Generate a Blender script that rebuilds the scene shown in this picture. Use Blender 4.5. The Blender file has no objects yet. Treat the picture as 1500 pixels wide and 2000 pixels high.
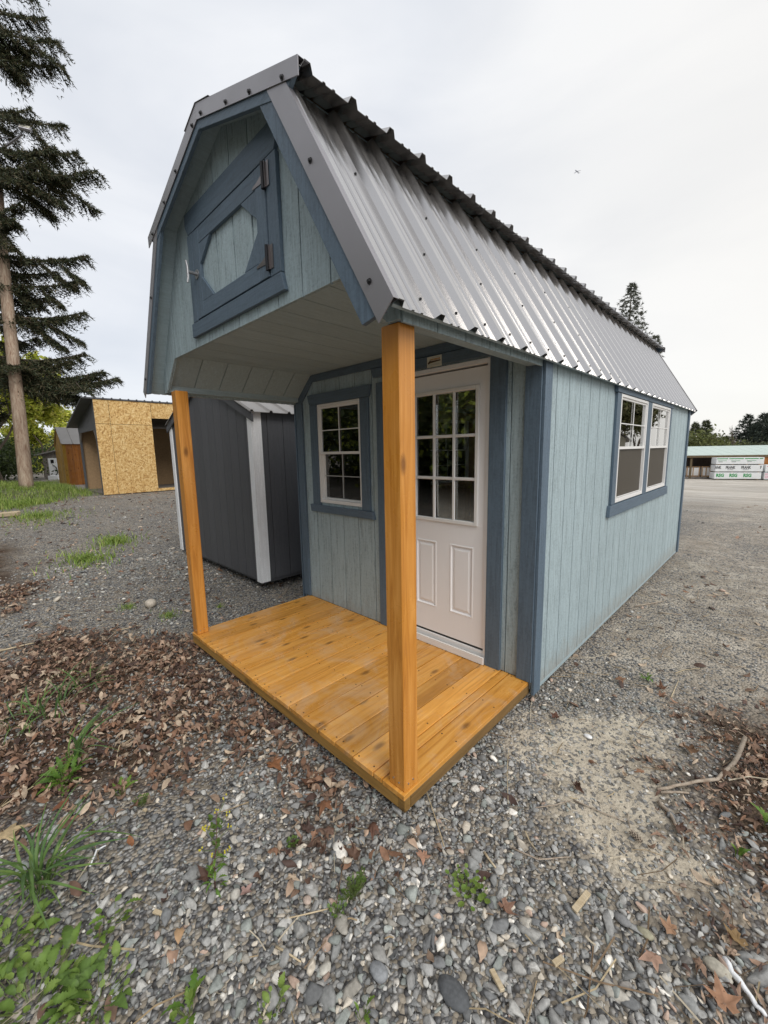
import bpy, math, random
import numpy as np
from mathutils import Vector, Matrix

random.seed(7)
RNG = np.random.default_rng(11)
sc = bpy.context.scene
COL = sc.collection

# ------------------------------------------------------------------ camera
CAM = np.array([0.9905, -1.1182, 1.4392])
YAW, PITCH, ROLL, FPX = -0.7777, -0.1492, -0.0190, 789.87
_f = np.array([math.sin(YAW) * math.cos(PITCH), math.cos(YAW) * math.cos(PITCH), math.sin(PITCH)])
_r0 = np.array([math.cos(YAW), -math.sin(YAW), 0.0])
_u0 = np.cross(_r0, _f)
_r = _r0 * math.cos(ROLL) + _u0 * math.sin(ROLL)
_u = -_r0 * math.sin(ROLL) + _u0 * math.cos(ROLL)
cd = bpy.data.cameras.new('camera')
cd.sensor_fit = 'HORIZONTAL'; cd.sensor_width = 36.0; cd.lens = FPX / 1500.0 * 36.0
cd.clip_start = 0.05; cd.clip_end = 6000.0
cam = bpy.data.objects.new('camera', cd); COL.objects.link(cam)
M = Matrix.Identity(4)
for i in range(3):
    M[i][0] = _r[i]; M[i][1] = _u[i]; M[i][2] = -_f[i]; M[i][3] = CAM[i]
cam.matrix_world = M
sc.camera = cam

# ------------------------------------------------------------------ world: overcast sky
SUN_EL, SUN_AZ = 44.0, 106.0        # azimuth clockwise from +Y
world = bpy.data.worlds.new('World'); sc.world = world; world.use_nodes = True
wt = world.node_tree; wt.nodes.clear()
def wn(t, **k):
    n = wt.nodes.new(t)
    for a, b in k.items(): setattr(n, a, b)
    return n
w_out = wn('ShaderNodeOutputWorld'); w_bg = wn('ShaderNodeBackground')
w_sky = wn('ShaderNodeTexSky', sky_type='NISHITA', sun_disc=False, sun_elevation=math.radians(SUN_EL), sun_rotation=math.radians(SUN_AZ))
w_tc = wn('ShaderNodeTexCoord'); w_map = wn('ShaderNodeMapping'); w_map.inputs['Scale'].default_value = (1.0, 1.0, 3.2)
w_n1 = wn('ShaderNodeTexNoise'); w_n1.inputs['Scale'].default_value = 1.6; w_n1.inputs['Detail'].default_value = 6; w_n1.inputs['Roughness'].default_value = .5; w_n1.inputs['Distortion'].default_value = .4
w_cr = wn('ShaderNodeValToRGB')
w_cr.color_ramp.elements[0].position = .30; w_cr.color_ramp.elements[0].color = (5.9, 6.2, 6.75, 1)
w_cr.color_ramp.elements[1].position = .66; w_cr.color_ramp.elements[1].color = (7.9, 8.0, 8.2, 1)
w_sep = wn('ShaderNodeSeparateXYZ')
# broad cream glow low in the clouds where the sun stands behind them (to the north east)
w_dot = wn('ShaderNodeVectorMath', operation='DOT_PRODUCT'); w_dot.inputs[1].default_value = Vector((.28, .93, .22)).normalized()
w_mr = wn('ShaderNodeMapRange'); w_mr.inputs['From Min'].default_value = .55; w_mr.inputs['From Max'].default_value = 1.0
w_m2 = wn('ShaderNodeMix', data_type='RGBA', blend_type='MIX'); w_m2.inputs[7].default_value = (8.5, 8.2, 7.6, 1)
w_mul = wn('ShaderNodeMath', operation='MULTIPLY'); w_mul.inputs[1].default_value = .75
w_mix = wn('ShaderNodeMix', data_type='RGBA'); w_mix.inputs[0].default_value = .9
L = wt.links.new
L(w_tc.outputs['Generated'], w_map.inputs['Vector']); L(w_map.outputs[0], w_n1.inputs['Vector']); L(w_n1.outputs['Fac'], w_cr.inputs[0])
L(w_tc.outputs['Generated'], w_dot.inputs[0]); L(w_dot.outputs['Value'], w_mr.inputs['Value']); L(w_mr.outputs[0], w_mul.inputs[0])
L(w_mul.outputs[0], w_m2.inputs[0]); L(w_cr.outputs[0], w_m2.inputs[6])
L(w_sky.outputs[0], w_mix.inputs[6]); L(w_m2.outputs[2], w_mix.inputs[7]); L(w_mix.outputs[2], w_bg.inputs['Color'])
w_bg.inputs['Strength'].default_value = 0.087
L(w_bg.outputs[0], w_out.inputs['Surface'])

sd = bpy.data.lights.new('sun', 'SUN'); sd.energy = 1.5; sd.angle = math.radians(38); sd.color = (1.0, .965, .91)
sun = bpy.data.objects.new('sun', sd); COL.objects.link(sun)
_az, _el = math.radians(SUN_AZ), math.radians(SUN_EL)
sdir = Vector((math.sin(_az) * math.cos(_el), math.cos(_az) * math.cos(_el), math.sin(_el)))
sun.rotation_euler = sdir.to_track_quat('Z', 'Y').to_euler()
sun.location = (0, 0, 40)

sc.view_settings.view_transform = 'Standard'; sc.view_settings.look = 'None'
sc.view_settings.exposure = 0.54; sc.view_settings.gamma = 1.0
sc.view_settings.use_curve_mapping = False
try:
    sc.cycles.max_bounces = 6; sc.cycles.transparent_max_bounces = 16; sc.cycles.use_denoising = True
except Exception: pass

# ------------------------------------------------------------------ helpers
def ray(x, y): return _f + _r * (x - 750) / FPX - _u * (y - 1000) / FPX
def at(x, y, dep):
    return Vector(CAM + ray(x, y) * dep)
def gp(x, y, z=-.14):
    d = ray(x, y); t = (z - CAM[2]) / d[2]; p = CAM + d * t
    return (float(p[0]), float(p[1]))

def smooth(a, b, x): 
    t = np.clip((x - a) / (b - a), 0, 1); return t * t * (3 - 2 * t)
_nt = RNG.random((64, 64))
def vnoise(x, y):
    x = np.asarray(x, float); y = np.asarray(y, float)
    xi = np.floor(x).astype(int); yi = np.floor(y).astype(int); fx = x - xi; fy = y - yi
    fx = fx * fx * (3 - 2 * fx); fy = fy * fy * (3 - 2 * fy)
    a = _nt[xi % 64, yi % 64]; b = _nt[(xi + 1) % 64, yi % 64]; c = _nt[xi % 64, (yi + 1) % 64]; d = _nt[(xi + 1) % 64, (yi + 1) % 64]
    return (a * (1 - fx) + b * fx) * (1 - fy) + (c * (1 - fx) + d * fx) * fy
def fbm(x, y, o=4):
    s = 0; a = .5
    for i in range(o):
        s = s + a * vnoise(x * 2 ** i + 17.3 * i, y * 2 ** i + 5.1 * i); a *= .5
    return s
def hgt(x, y):
    x = np.asarray(x, float); y = np.asarray(y, float)
    z = -.14 + .36 * smooth(-3.2, -13, x) * (1 - smooth(8, 20, y))
    z = z + .30 * smooth(-14.0, -17.5, x) * (1 - smooth(-1.0, 2.2, y)) * (1 - .9 * smooth(-19, -24, x))
    z = z - .16 * smooth(-19, -27, x) - 1.68 * smooth(5, 48, y)
    z = z + .5 * (1 - smooth(-14, -2.5, y)) * 0
    z = z + (fbm(x * .35 + 3, y * .35) - .47) * .10 * smooth(1.0, 5, np.hypot(x + .9, y - 1.5) - 1.5)
    z = z + (fbm(x * 2.1, y * 2.1) - .47) * .035
    return z
def gz(x, y): return float(hgt(x, y))

def make_mesh(name, verts, faces, mat=None, smooth_=False):
    me = bpy.data.meshes.new(name); me.from_pydata([tuple(v) for v in verts], [], faces); me.update()
    if mat:
        for m in (mat if isinstance(mat, (list, tuple)) else [mat]): me.materials.append(m)
    if smooth_: me.polygons.foreach_set('use_smooth', [True] * len(me.polygons))
    return me
def np_mesh(name, V, F, mat, col=None, smooth_=False):
    """V (n,3), F (m,k) arrays, optional per-vertex colour"""
    me = bpy.data.meshes.new(name)
    V = np.asarray(V, np.float32); F = np.asarray(F, np.int32); k = F.shape[1]
    me.vertices.add(len(V)); me.vertices.foreach_set('co', V.ravel())
    me.loops.add(F.size); me.loops.foreach_set('vertex_index', F.ravel())
    me.polygons.add(len(F)); me.polygons.foreach_set('loop_start', np.arange(0, F.size, k, dtype=np.int32))
    me.polygons.foreach_set('loop_total', np.full(len(F), k, np.int32))
    if smooth_: me.polygons.foreach_set('use_smooth', np.ones(len(F), bool))
    me.update(calc_edges=True)
    if col is not None:
        c4 = np.ones((len(V), 4), np.float32); c4[:, :3] = col
        at_ = me.color_attributes.new('tint', 'FLOAT_COLOR', 'POINT'); at_.data.foreach_set('color', c4.ravel())
    me.materials.append(mat)
    return me
def link(name, me, parent=None, loc=None):
    o = bpy.data.objects.new(name, me); COL.objects.link(o)
    if parent is not None: o.parent = parent
    if loc is not None: o.location = loc
    return o
def tag(o, label=None, cat=None, group=None, kind=None):
    if label: o['label'] = label
    if cat: o['category'] = cat
    if group: o['group'] = group
    if kind: o['kind'] = kind
    return o
def empty(name, loc, label, cat, rz=0, group=None):
    o = bpy.data.objects.new(name, None); COL.objects.link(o); o.location = loc; o.rotation_euler = (0, 0, rz)
    o.empty_display_size = .2
    return tag(o, label, cat, group)
def children(o): return [c for c in bpy.data.objects if c.parent == o]
def copy_tree(o, parent=None):
    c = o.copy(); COL.objects.link(c); c.parent = parent
    for ch in children(o): copy_tree(ch, c)
    return c

class MB:
    """collects shapes, builds one mesh object"""
    def __init__(s): s.v = []; s.f = []
    def add(s, vs, fs):
        n = len(s.v); s.v += [tuple(v) for v in vs]; s.f += [tuple(i + n for i in f) for f in fs]; return s
    def box(s, a, b):
        x0, y0, z0 = a; x1, y1, z1 = b
        return s.add([(x0, y0, z0), (x1, y0, z0), (x1, y1, z0), (x0, y1, z0), (x0, y0, z1), (x1, y0, z1), (x1, y1, z1), (x0, y1, z1)],
              [(0, 3, 2, 1), (4, 5, 6, 7), (0, 1, 5, 4), (1, 2, 6, 5), (2, 3, 7, 6), (3, 0, 4, 7)])
    def prism(s, poly, ext):
        """poly: list of 3D points (planar), ext: extrusion vector"""
        n = len(poly); e = Vector(ext)
        vs = [Vector(p) for p in poly] + [Vector(p) + e for p in poly]
        fs = [tuple(range(n))[::-1], tuple(range(n, 2 * n))] + [(i, (i + 1) % n, n + (i + 1) % n, n + i) for i in range(n)]
        return s.add(vs, fs)
    def tube(s, pts, rad, n=8, cap=True):
        pts = [Vector(p) for p in pts]; base = len(s.v)
        if not hasattr(rad, '__len__'): rad = [rad] * len(pts)
        ref = None
        for i, p in enumerate(pts):
            t = (pts[min(i + 1, len(pts) - 1)] - pts[max(i - 1, 0)]).normalized()
            if ref is None: ref = t.orthogonal().normalized()
            ref = (ref - t * ref.dot(t)).normalized(); b = t.cross(ref)
            for k in range(n):
                a = 2 * math.pi * k / n
                s.v.append(tuple(p + (ref * math.cos(a) + b * math.sin(a)) * rad[i]))
        for i in range(len(pts) - 1):
            for k in range(n):
                k2 = (k + 1) % n
                s.f.append((base + i * n + k, base + i * n + k2, base + (i + 1) * n + k2, base + (i + 1) * n + k))
        if cap:
            s.f.append(tuple(base + k for k in range(n))[::-1]); m = base + (len(pts) - 1) * n
            s.f.append(tuple(m + k for k in range(n)))
        return s
    def build(s, name, mat, parent=None, loc=None, sm=False, bevel=0, fixn=True):
        me = make_mesh(name, s.v, s.f, mat, sm)
        if fixn:
            import bmesh
            bm = bmesh.new(); bm.from_mesh(me); bmesh.ops.recalc_face_normals(bm, faces=bm.faces)
            if bevel: bmesh.ops.bevel(bm, geom=bm.edges[:], offset=bevel, segments=1, affect='EDGES', profile=.5)
            bm.to_mesh(me); bm.free()
        return link(name, me, parent, loc)

# ------------------------------------------------------------------ materials
class Mt:
    def __init__(s, name, rough=.6, metal=0.0, spec=.5):
        s.m = bpy.data.materials.new(name); s.m.use_nodes = True; s.t = s.m.node_tree
        s.b = s.t.nodes['Principled BSDF']; s.b.inputs['Roughness'].default_value = rough; s.b.inputs['Metallic'].default_value = metal
        s.b.inputs['Specular IOR Level'].default_value = spec
        s.tc = s.n('ShaderNodeTexCoord'); s.oi = s.n('ShaderNodeObjectInfo')
        s.vec = None
    def n(s, t, **k):
        x = s.t.nodes.new(t)
        for a, b in k.items(): setattr(x, a, b)
        return x
    def l(s, a, b): s.t.links.new(a, b)
    def coord(s, scale=(1, 1, 1), shift=True, rot=(0, 0, 0)):
        mp = s.n('ShaderNodeMapping'); mp.inputs['Scale'].default_value = scale; mp.inputs['Rotation'].default_value = rot
        s.l(s.tc.outputs['Object'], mp.inputs['Vector'])
        if shift:
            cx = s.n('ShaderNodeVectorMath', operation='SCALE'); cx.inputs[0].default_value = (37.1, 53.7, 71.9)
            s.l(s.oi.outputs['Random'], cx.inputs['Scale'])
            ad = s.n('ShaderNodeVectorMath', operation='ADD'); s.l(mp.outputs[0], ad.inputs[0]); s.l(cx.outputs[0], ad.inputs[1])
            return ad.outputs[0]
        return mp.outputs[0]
    def noise(s, vec, scale=1, detail=4, rough=.55, dist=0):
        x = s.n('ShaderNodeTexNoise'); x.inputs['Scale'].default_value = scale; x.inputs['Detail'].default_value = detail
        x.inputs['Roughness'].default_value = rough; x.inputs['Distortion'].default_value = dist; s.l(vec, x.inputs['Vector']); return x.outputs['Fac']
    def ramp(s, fac, stops):
        x = s.n('ShaderNodeValToRGB'); el = x.color_ramp.elements
        while len(el) < len(stops): el.new(.5)
        for e, (p, c) in zip(el, stops): e.position = p; e.color = (*c, 1) if len(c) == 3 else c
        s.l(fac, x.inputs[0]); return x.outputs['Color']
    def mix(s, fac, a, b, mode='MIX'):
        x = s.n('ShaderNodeMix', data_type='RGBA', blend_type=mode)
        for sock, v in ((x.inputs[0], fac), (x.inputs[6], a), (x.inputs[7], b)):
            if isinstance(v, (int, float)): sock.default_value = v
            elif isinstance(v, tuple): sock.default_value = (*v, 1) if len(v) == 3 else v
            else: s.l(v, sock)
        return x.outputs[2]
    def math(s, op, a, b=0.0):
        x = s.n('ShaderNodeMath', operation=op)
        for sock, v in ((x.inputs[0], a), (x.inputs[1], b)):
            if isinstance(v, (int, float)): sock.default_value = v
            else: s.l(v, sock)
        return x.outputs[0]
    def color(s, c):
        if isinstance(c, tuple): s.b.inputs['Base Color'].default_value = (*c, 1)
        else: s.l(c, s.b.inputs['Base Color'])
    def rough(s, v): s.l(v, s.b.inputs['Roughness'])
    def bump(s, h, strength=.3, dist=.01, prev=None):
        x = s.n('ShaderNodeBump'); x.inputs['Strength'].default_value = strength; x.inputs['Distance'].default_value = dist
        s.l(h, x.inputs['Height'])
        if prev is not None: s.l(prev, x.inputs['Normal'])
        s.l(x.outputs[0], s.b.inputs['Normal']); return x.outputs[0]
    def rnd_val(s, col, lo, hi):
        mr = s.n('ShaderNodeMapRange'); mr.inputs['To Min'].default_value = lo; mr.inputs['To Max'].default_value = hi
        s.l(s.oi.outputs['Random'], mr.inputs['Value'])
        hs = s.n('ShaderNodeHueSaturation'); s.l(mr.outputs[0], hs.inputs['Value']); 
        if isinstance(col, tuple): hs.inputs['Color'].default_value = (*col, 1)
        else: s.l(col, hs.inputs['Color'])
        return hs.outputs[0]

def painted_wood(name, c, grain_axis='z', dark=.82, rough=.55, bump=.35, mud=False):
    """painted embossed strand siding / trim: wood grain relief under one coat of paint"""
    m = Mt(name, rough=rough, spec=.4)
    sc1 = {'z': (34, 34, 2.4), 'x': (2.4, 34, 34), 'y': (34, 2.4, 34)}[grain_axis]
    v = m.coord(sc1)
    g = m.noise(v, 1.6, 5, .62, 1.2)
    sc2 = {'z': (55, 55, 70), 'x': (70, 55, 55), 'y': (55, 70, 55)}[grain_axis]
    v2 = m.coord(sc2); g2 = m.noise(v2, 1.1, 3, .6, .6)
    h = m.math('ADD', m.math('MULTIPLY', g, 1.0), m.math('MULTIPLY', g2, .55))
    col = m.ramp(h, [(.55, tuple(x * dark for x in c)), (.78, c), (1.02, tuple(min(1, x * 1.16) for x in c))])
    big = m.noise(m.coord((1.3, 1.3, 1.3)), 1.0, 3)
    col = m.mix(m.math('MULTIPLY', big, .25), col, tuple(x * .86 for x in c))
    col = m.rnd_val(col, .95, 1.05)
    if mud:      # dried splash low on the boards and a few scuffs higher up
        sp = m.n('ShaderNodeSeparateXYZ'); m.l(m.tc.outputs['Object'], sp.inputs[0]); nz_ = m.noise(m.coord((14, 14, 9), False), 1, 6, .7)
        low = m.math('ADD', m.math('MULTIPLY', m.math('SUBTRACT', .16, sp.outputs['Z']), 2.2), m.math('SUBTRACT', nz_, .62))
        col = m.mix(m.math('MULTIPLY', m.ramp(low, [(.0, (0, 0, 0)), (.45, (1, 1, 1))]), .55), col, (.27, .235, .19))
        sc_ = m.noise(m.coord((2.2, 2.2, .7), False), 1, 7, .75)
        col = m.mix(m.math('MULTIPLY', m.ramp(sc_, [(.62, (0, 0, 0)), (.72, (1, 1, 1))]), .16), col, (.60, .60, .55))
    m.color(col); m.bump(h, bump, .004)
    return m.m

def stained_wood(name, c1, c2, c3, axis='y', gloss=.28, knots=True, kn=.62, dust=False):
    m = Mt(name, rough=gloss, spec=.5)
    sc1 = {'z': (26, 26, 1.2), 'x': (1.2, 26, 26), 'y': (26, 1.2, 26)}[axis]
    g = m.noise(m.coord(sc1), 1.0, 6, .6, 1.6)
    big = m.noise(m.coord({'z': (3, 3, .8), 'x': (.8, 3, 3), 'y': (3, .8, 3)}[axis]), 1.0, 4, .6, .8)
    col = m.ramp(g, [(.28, c3), (.47, c2), (.66, c1)])
    col = m.mix(m.math('MULTIPLY', m.ramp(big, [(.38, (0, 0, 0)), (.7, (1, 1, 1))]), .55), col, tuple(x * .80 for x in c2))
    if knots:
        vo = m.n('ShaderNodeTexVoronoi', feature='F1', voronoi_dimensions='2D'); vo.inputs['Scale'].default_value = 1.0
        sp = m.n('ShaderNodeSeparateXYZ'); m.l(m.coord({'z': (7, 7, 3.0), 'x': (3.0, 7, 7), 'y': (7, 3.0, 7)}[axis]), sp.inputs[0]); cb = m.n('ShaderNodeCombineXYZ')
        m.l(sp.outputs['Y' if axis == 'y' else ('Z' if axis == 'z' else 'X')], cb.inputs['Y'])
        m.l(sp.outputs['X'] if axis == 'y' else m.math('ADD', sp.outputs['X' if axis == 'z' else 'Z'], sp.outputs['Y']), cb.inputs['X'])
        m.l(cb.outputs[0], vo.inputs['Vector'])
        k = m.ramp(vo.outputs['Distance'], [(.05, (1, 1, 1)), (.15, (0, 0, 0))])
        sel = m.n('ShaderNodeSeparateColor'); m.l(vo.outputs['Color'], sel.inputs[0])
        k = m.math('MULTIPLY', k, m.math('GREATER_THAN', sel.outputs[0], kn))
        col = m.mix(m.math('MULTIPLY', k, .75), col, tuple(x * .38 for x in c3))
    col = m.rnd_val(col, .80, 1.16)
    if dust:
        dn = m.noise(m.coord((2.6, 2.6, 2.6), False), 1, 8, .72, .8)
        col = m.mix(m.math('MULTIPLY', m.ramp(dn, [(.50, (0, 0, 0)), (.68, (1, 1, 1))]), .42), col, (.58, .46, .33))
    m.color(col); m.bump(g, .18, .002)
    m.rough(m.ramp(m.noise(m.coord((6, 6, 6)), 1, 3), [(.3, (gloss * .75,) * 3), (.7, (gloss * 1.5,) * 3)]))
    return m.m

SIDE_C = (.355, .44, .465); TRIM_C = (.10, .142, .186)
M_SIDE = painted_wood('paint_pale_teal', SIDE_C, 'z', dark=.60, bump=1.0, mud=True)
M_SIDE_Y = painted_wood('paint_pale_teal_soffit', SIDE_C, 'y', dark=.86)
M_SIDE_X = painted_wood('paint_pale_teal_cross', SIDE_C, 'x', dark=.86)
M_TRIM = painted_wood('paint_slate_blue', TRIM_C, 'z', dark=.72, bump=.5)
M_TRIM_X = painted_wood('paint_slate_blue_cross', TRIM_C, 'x', dark=.8, bump=.5)
M_TRIM_Y = painted_wood('paint_slate_blue_long', TRIM_C, 'y', dark=.8, bump=.3)
M_DARK = painted_wood('paint_charcoal', (.092, .094, .102), 'z', dark=.85, bump=.4)
M_WTRIM = painted_wood('paint_white_trim', (.84, .85, .86), 'z', dark=.93, bump=.4)
M_DECK = stained_wood('stain_honey_deck', (.78, .41, .10), (.64, .29, .05), (.42, .175, .028), 'y', .30, kn=.45, dust=True)
M_POST = stained_wood('stain_amber_post', (.74, .34, .075), (.58, .235, .036), (.40, .14, .02), 'z', .30, True, kn=.80)
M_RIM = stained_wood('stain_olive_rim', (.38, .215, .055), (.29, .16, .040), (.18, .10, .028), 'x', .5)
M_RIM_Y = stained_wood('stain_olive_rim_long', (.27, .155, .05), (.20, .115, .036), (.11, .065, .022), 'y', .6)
M_STUD = stained_wood('pine_stud', (.55, .36, .19), (.46, .29, .15), (.34, .20, .10), 'z', .7)
M_CEDAR = stained_wood('stain_cedar_boards', (.42, .17, .035), (.34, .125, .025), (.22, .08, .018), 'z', .7)
M_CEDAR2 = stained_wood('stain_mustard_boards', (.40, .235, .030), (.36, .20, .026), (.26, .14, .02), 'z', .7)
M_GREYW = stained_wood('weathered_grey_wood', (.26, .235, .21), (.20, .175, .155), (.12, .10, .09), 'z', .85)
M_SKID = stained_wood('skid_wood', (.20, .15, .08), (.15, .11, .06), (.10, .07, .04), 'y', .8)

def metal_mat(name, c, rough=.36, metal=.85, dirt=.12):
    m = Mt(name, rough=rough, metal=metal)
    n = m.noise(m.coord((9, 9, 9)), 1, 4)
    m.color(m.mix(m.math('MULTIPLY', n, dirt), c, tuple(x * .6 for x in c)))
    m.rough(m.ramp(m.noise(m.coord((3, 3, 3)), 1, 4), [(.3, (rough * .9,) * 3), (.7, (rough * 1.2,) * 3)]))
    return m.m
def flat_metal(name, c, rough, metal):
    m = Mt(name, rough=rough, metal=metal); m.color(c); return m.m
M_ROOF = flat_metal('painted_roof_metal', (.50, .488, .48), .22, .92)
M_RAKE = metal_mat('painted_rake_metal', (.30, .29, .305), .38, .5, .06)
M_HANDLE = metal_mat('handle_zinc', (.36, .36, .37), .4, .8)
M_HINGE = metal_mat('dark_zinc_hinge', (.20, .18, .18), .35, .8)
M_STEEL = metal_mat('zinc_steel', (.62, .62, .64), .28, 1.0)
M_BLACK = metal_mat('black_steel', (.02, .02, .022), .35, .6)
M_SCREW = metal_mat('screw_head', (.03, .03, .032), .5, .3)
M_ROOF2 = metal_mat('far_roof_metal', (.30, .285, .27), .5, .4)
M_MINT = metal_mat('mint_roof_metal', (.47, .55, .505), .7, .0)

def plain(name, c, rough=.6, spec=.4, var=.1, sc_=8):
    m = Mt(name, rough=rough, spec=spec); n = m.noise(m.coord((sc_,) * 3), 1, 4)
    m.color(m.mix(n, tuple(x * (1 - var) for x in c), tuple(min(1, x * (1 + var)) for x in c))); return m.m
def door_mat():
    m = Mt('white_door_skin', rough=.42, spec=.45)
    g = m.noise(m.coord((30, 30, 2.5)), 1.5, 5, .6, 2.0)
    m.color(m.mix(g, (.83, .815, .815), (.88, .87, .87))); m.bump(g, .12, .002); return m.m
M_DOOR = door_mat()
M_VINYL = plain('white_vinyl', (.78, .77, .75), .35, .5, .03)
M_GRILLE = plain('grey_grille', (.42, .42, .41), .5, .4, .05)
M_RUBBER = plain('dark_rubber', (.02, .02, .02), .7)
M_PLY = plain('floor_plywood', (.30, .20, .10), .8, .3, .2)
M_INNER = plain('raw_panel_back', (.40, .27, .155), .85, .2, .3, 20)
M_PRINTB = plain('print_dark_brown', (.08, .045, .02), .5)
M_PRINTO = plain('print_orange', (.45, .20, .05), .5)
M_STICK = plain('sticker_cream', (.62, .60, .50), .4)
M_PAPER = plain('yellow_paper', (.62, .63, .42), .7)

def glass_mat(name, tint=(.95, .97, .96), k=1.0):
    m = bpy.data.materials.new(name); m.use_nodes = True; t = m.node_tree; t.nodes.clear()
    o = t.nodes.new('ShaderNodeOutputMaterial'); mx = t.nodes.new('ShaderNodeMixShader'); tr = t.nodes.new('ShaderNodeBsdfTransparent')
    gl = t.nodes.new('ShaderNodeBsdfGlossy'); fr = t.nodes.new('ShaderNodeFresnel'); mu = t.nodes.new('ShaderNodeMath')
    tr.inputs[0].default_value = (*tint, 1); gl.inputs['Roughness'].default_value = .012; fr.inputs['IOR'].default_value = 1.62
    gl.inputs[0].default_value = (1, 1, 1, 1)
    mu.operation = 'MULTIPLY'; mu.inputs[1].default_value = k; mu.use_clamp = True
    nz = t.nodes.new('ShaderNodeTexNoise'); nz.inputs['Scale'].default_value = 2.2; nz.inputs['Detail'].default_value = 1; tc = t.nodes.new('ShaderNodeTexCoord')
    bp = t.nodes.new('ShaderNodeBump'); bp.inputs['Strength'].default_value = .05; bp.inputs['Distance'].default_value = .02
    t.links.new(tc.outputs['Object'], nz.inputs['Vector']); t.links.new(nz.outputs['Fac'], bp.inputs['Height']); t.links.new(bp.outputs[0], gl.inputs['Normal'])
    t.links.new(fr.outputs[0], mu.inputs[0]); t.links.new(mu.outputs[0], mx.inputs[0]); t.links.new(tr.outputs[0], mx.inputs[1]); t.links.new(gl.outputs[0], mx.inputs[2])
    t.links.new(mx.outputs[0], o.inputs['Surface']); return m
M_GLASS = glass_mat('window_glass', k=1.7)
def screen_mat():
    m = bpy.data.materials.new('insect_screen'); m.use_nodes = True; t = m.node_tree; b = t.nodes['Principled BSDF']
    b.inputs['Base Color'].default_value = (.085, .072, .055, 1); b.inputs['Roughness'].default_value = .6; b.inputs['Alpha'].default_value = .74
    return m
M_SCREEN = screen_mat()

def osb_mat():
    m = Mt('strand_board', rough=.75, spec=.3)
    v = m.coord((1, 1, 1)); nz = m.n('ShaderNodeTexNoise'); nz.inputs['Scale'].default_value = 2.5; m.l(v, nz.inputs['Vector'])
    ad = m.mix(.35, v, nz.outputs['Color'], 'ADD')
    vs = []
    for k, (a, b, r) in enumerate(((46, 13, .5), (14, 44, -.4), (36, 16, 1.4))):
        mp = m.n('ShaderNodeMapping'); mp.inputs['Scale'].default_value = (a, a, b); mp.inputs['Rotation'].default_value = (r, r * .7, 0); m.l(ad, mp.inputs['Vector'])
        vo = m.n('ShaderNodeTexVoronoi'); vo.inputs['Scale'].default_value = 1; m.l(mp.outputs[0], vo.inputs['Vector'])
        sp = m.n('ShaderNodeSeparateColor'); m.l(vo.outputs['Color'], sp.inputs[0]); vs.append(sp.outputs[0])
    h = m.math('MULTIPLY', m.math('ADD', m.math('ADD', vs[0], vs[1]), vs[2]), .333)
    m.color(m.rnd_val(m.ramp(h, [(.15, (.30, .155, .05)), (.42, (.55, .34, .125)), (.60, (.64, .43, .18)), (.85, (.76, .58, .30))]), .95, 1.06))
    return m.m
M_OSB = osb_mat()

def tinted(name, rough=.7, nscale=60, var=.25, spec=.35, trans=0.0, bump=0):
    """colour from the mesh's own 'tint' attribute plus fine mottling"""
    m = Mt(name, rough=rough, spec=spec)
    a = m.n('ShaderNodeAttribute', attribute_name='tint')
    n = m.noise(m.coord((nscale,) * 3, False), 1, 3)
    m.color(m.mix(m.math('MULTIPLY', n, var), a.outputs['Color'], (.5, .5, .5), 'OVERLAY') if False else m.mix(1.0, a.outputs['Color'], m.ramp(n, [(.25, (1 - var,) * 3), (.75, (1 + var * .6,) * 3)]), 'MULTIPLY'))
    if bump: m.bump(n, bump, .003)
    if trans:
        tr = m.n('ShaderNodeBsdfTranslucent'); m.l(a.outputs['Color'], tr.inputs[0]); mx = m.n('ShaderNodeMixShader'); mx.inputs[0].default_value = trans
        out = m.t.nodes['Material Output']; m.l(m.b.outputs[0], mx.inputs[1]); m.l(tr.outputs[0], mx.inputs[2]); m.l(mx.outputs[0], out.inputs['Surface'])
    return m.m
M_STONE = tinted('gravel_stone', .75, 90, .30, bump=.3)
M_LEAF = tinted('dry_leaf', .65, 40, .35, trans=.15)
M_GREEN = tinted('green_leaf', .5, 30, .25, trans=.25)
M_NEEDLE = tinted('conifer_needles', .6, 6, .35, trans=.08)
M_FOLI = tinted('spring_foliage', .55, 3, .25, trans=.35)
def bark_mat(name, c1, c2, sc_=(14, 14, 1.6), bump=.8):
    m = Mt(name, rough=.9, spec=.2); g = m.noise(m.coord(sc_, False), 1, 6, .65, .8)
    big = m.noise(m.coord((1.5, 1.5, .35), False), 1, 3)
    m.color(m.mix(m.ramp(big, [(.4, (0, 0, 0)), (.62, (1, 1, 1))]), m.ramp(g, [(.3, c2), (.65, c1)]), m.ramp(g, [(.3, tuple(x * .7 for x in c2)), (.65, tuple((x * .62 + .02) for x in c1))])))
    m.bump(g, bump, .01); return m.m
M_BARK = bark_mat('bark', (.14, .11, .085), (.06, .045, .035))
M_POLE = bark_mat('weathered_pole', (.46, .37, .28), (.20, .115, .075), (20, 20, .9), .6)
M_TWIG = bark_mat('twig_bark', (.46, .39, .31), (.26, .20, .15), (30, 30, 30), .4)
M_PALEW = bark_mat('split_pale_wood', (.66, .55, .38), (.46, .36, .22), (60, 12, 60), .3)

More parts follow.
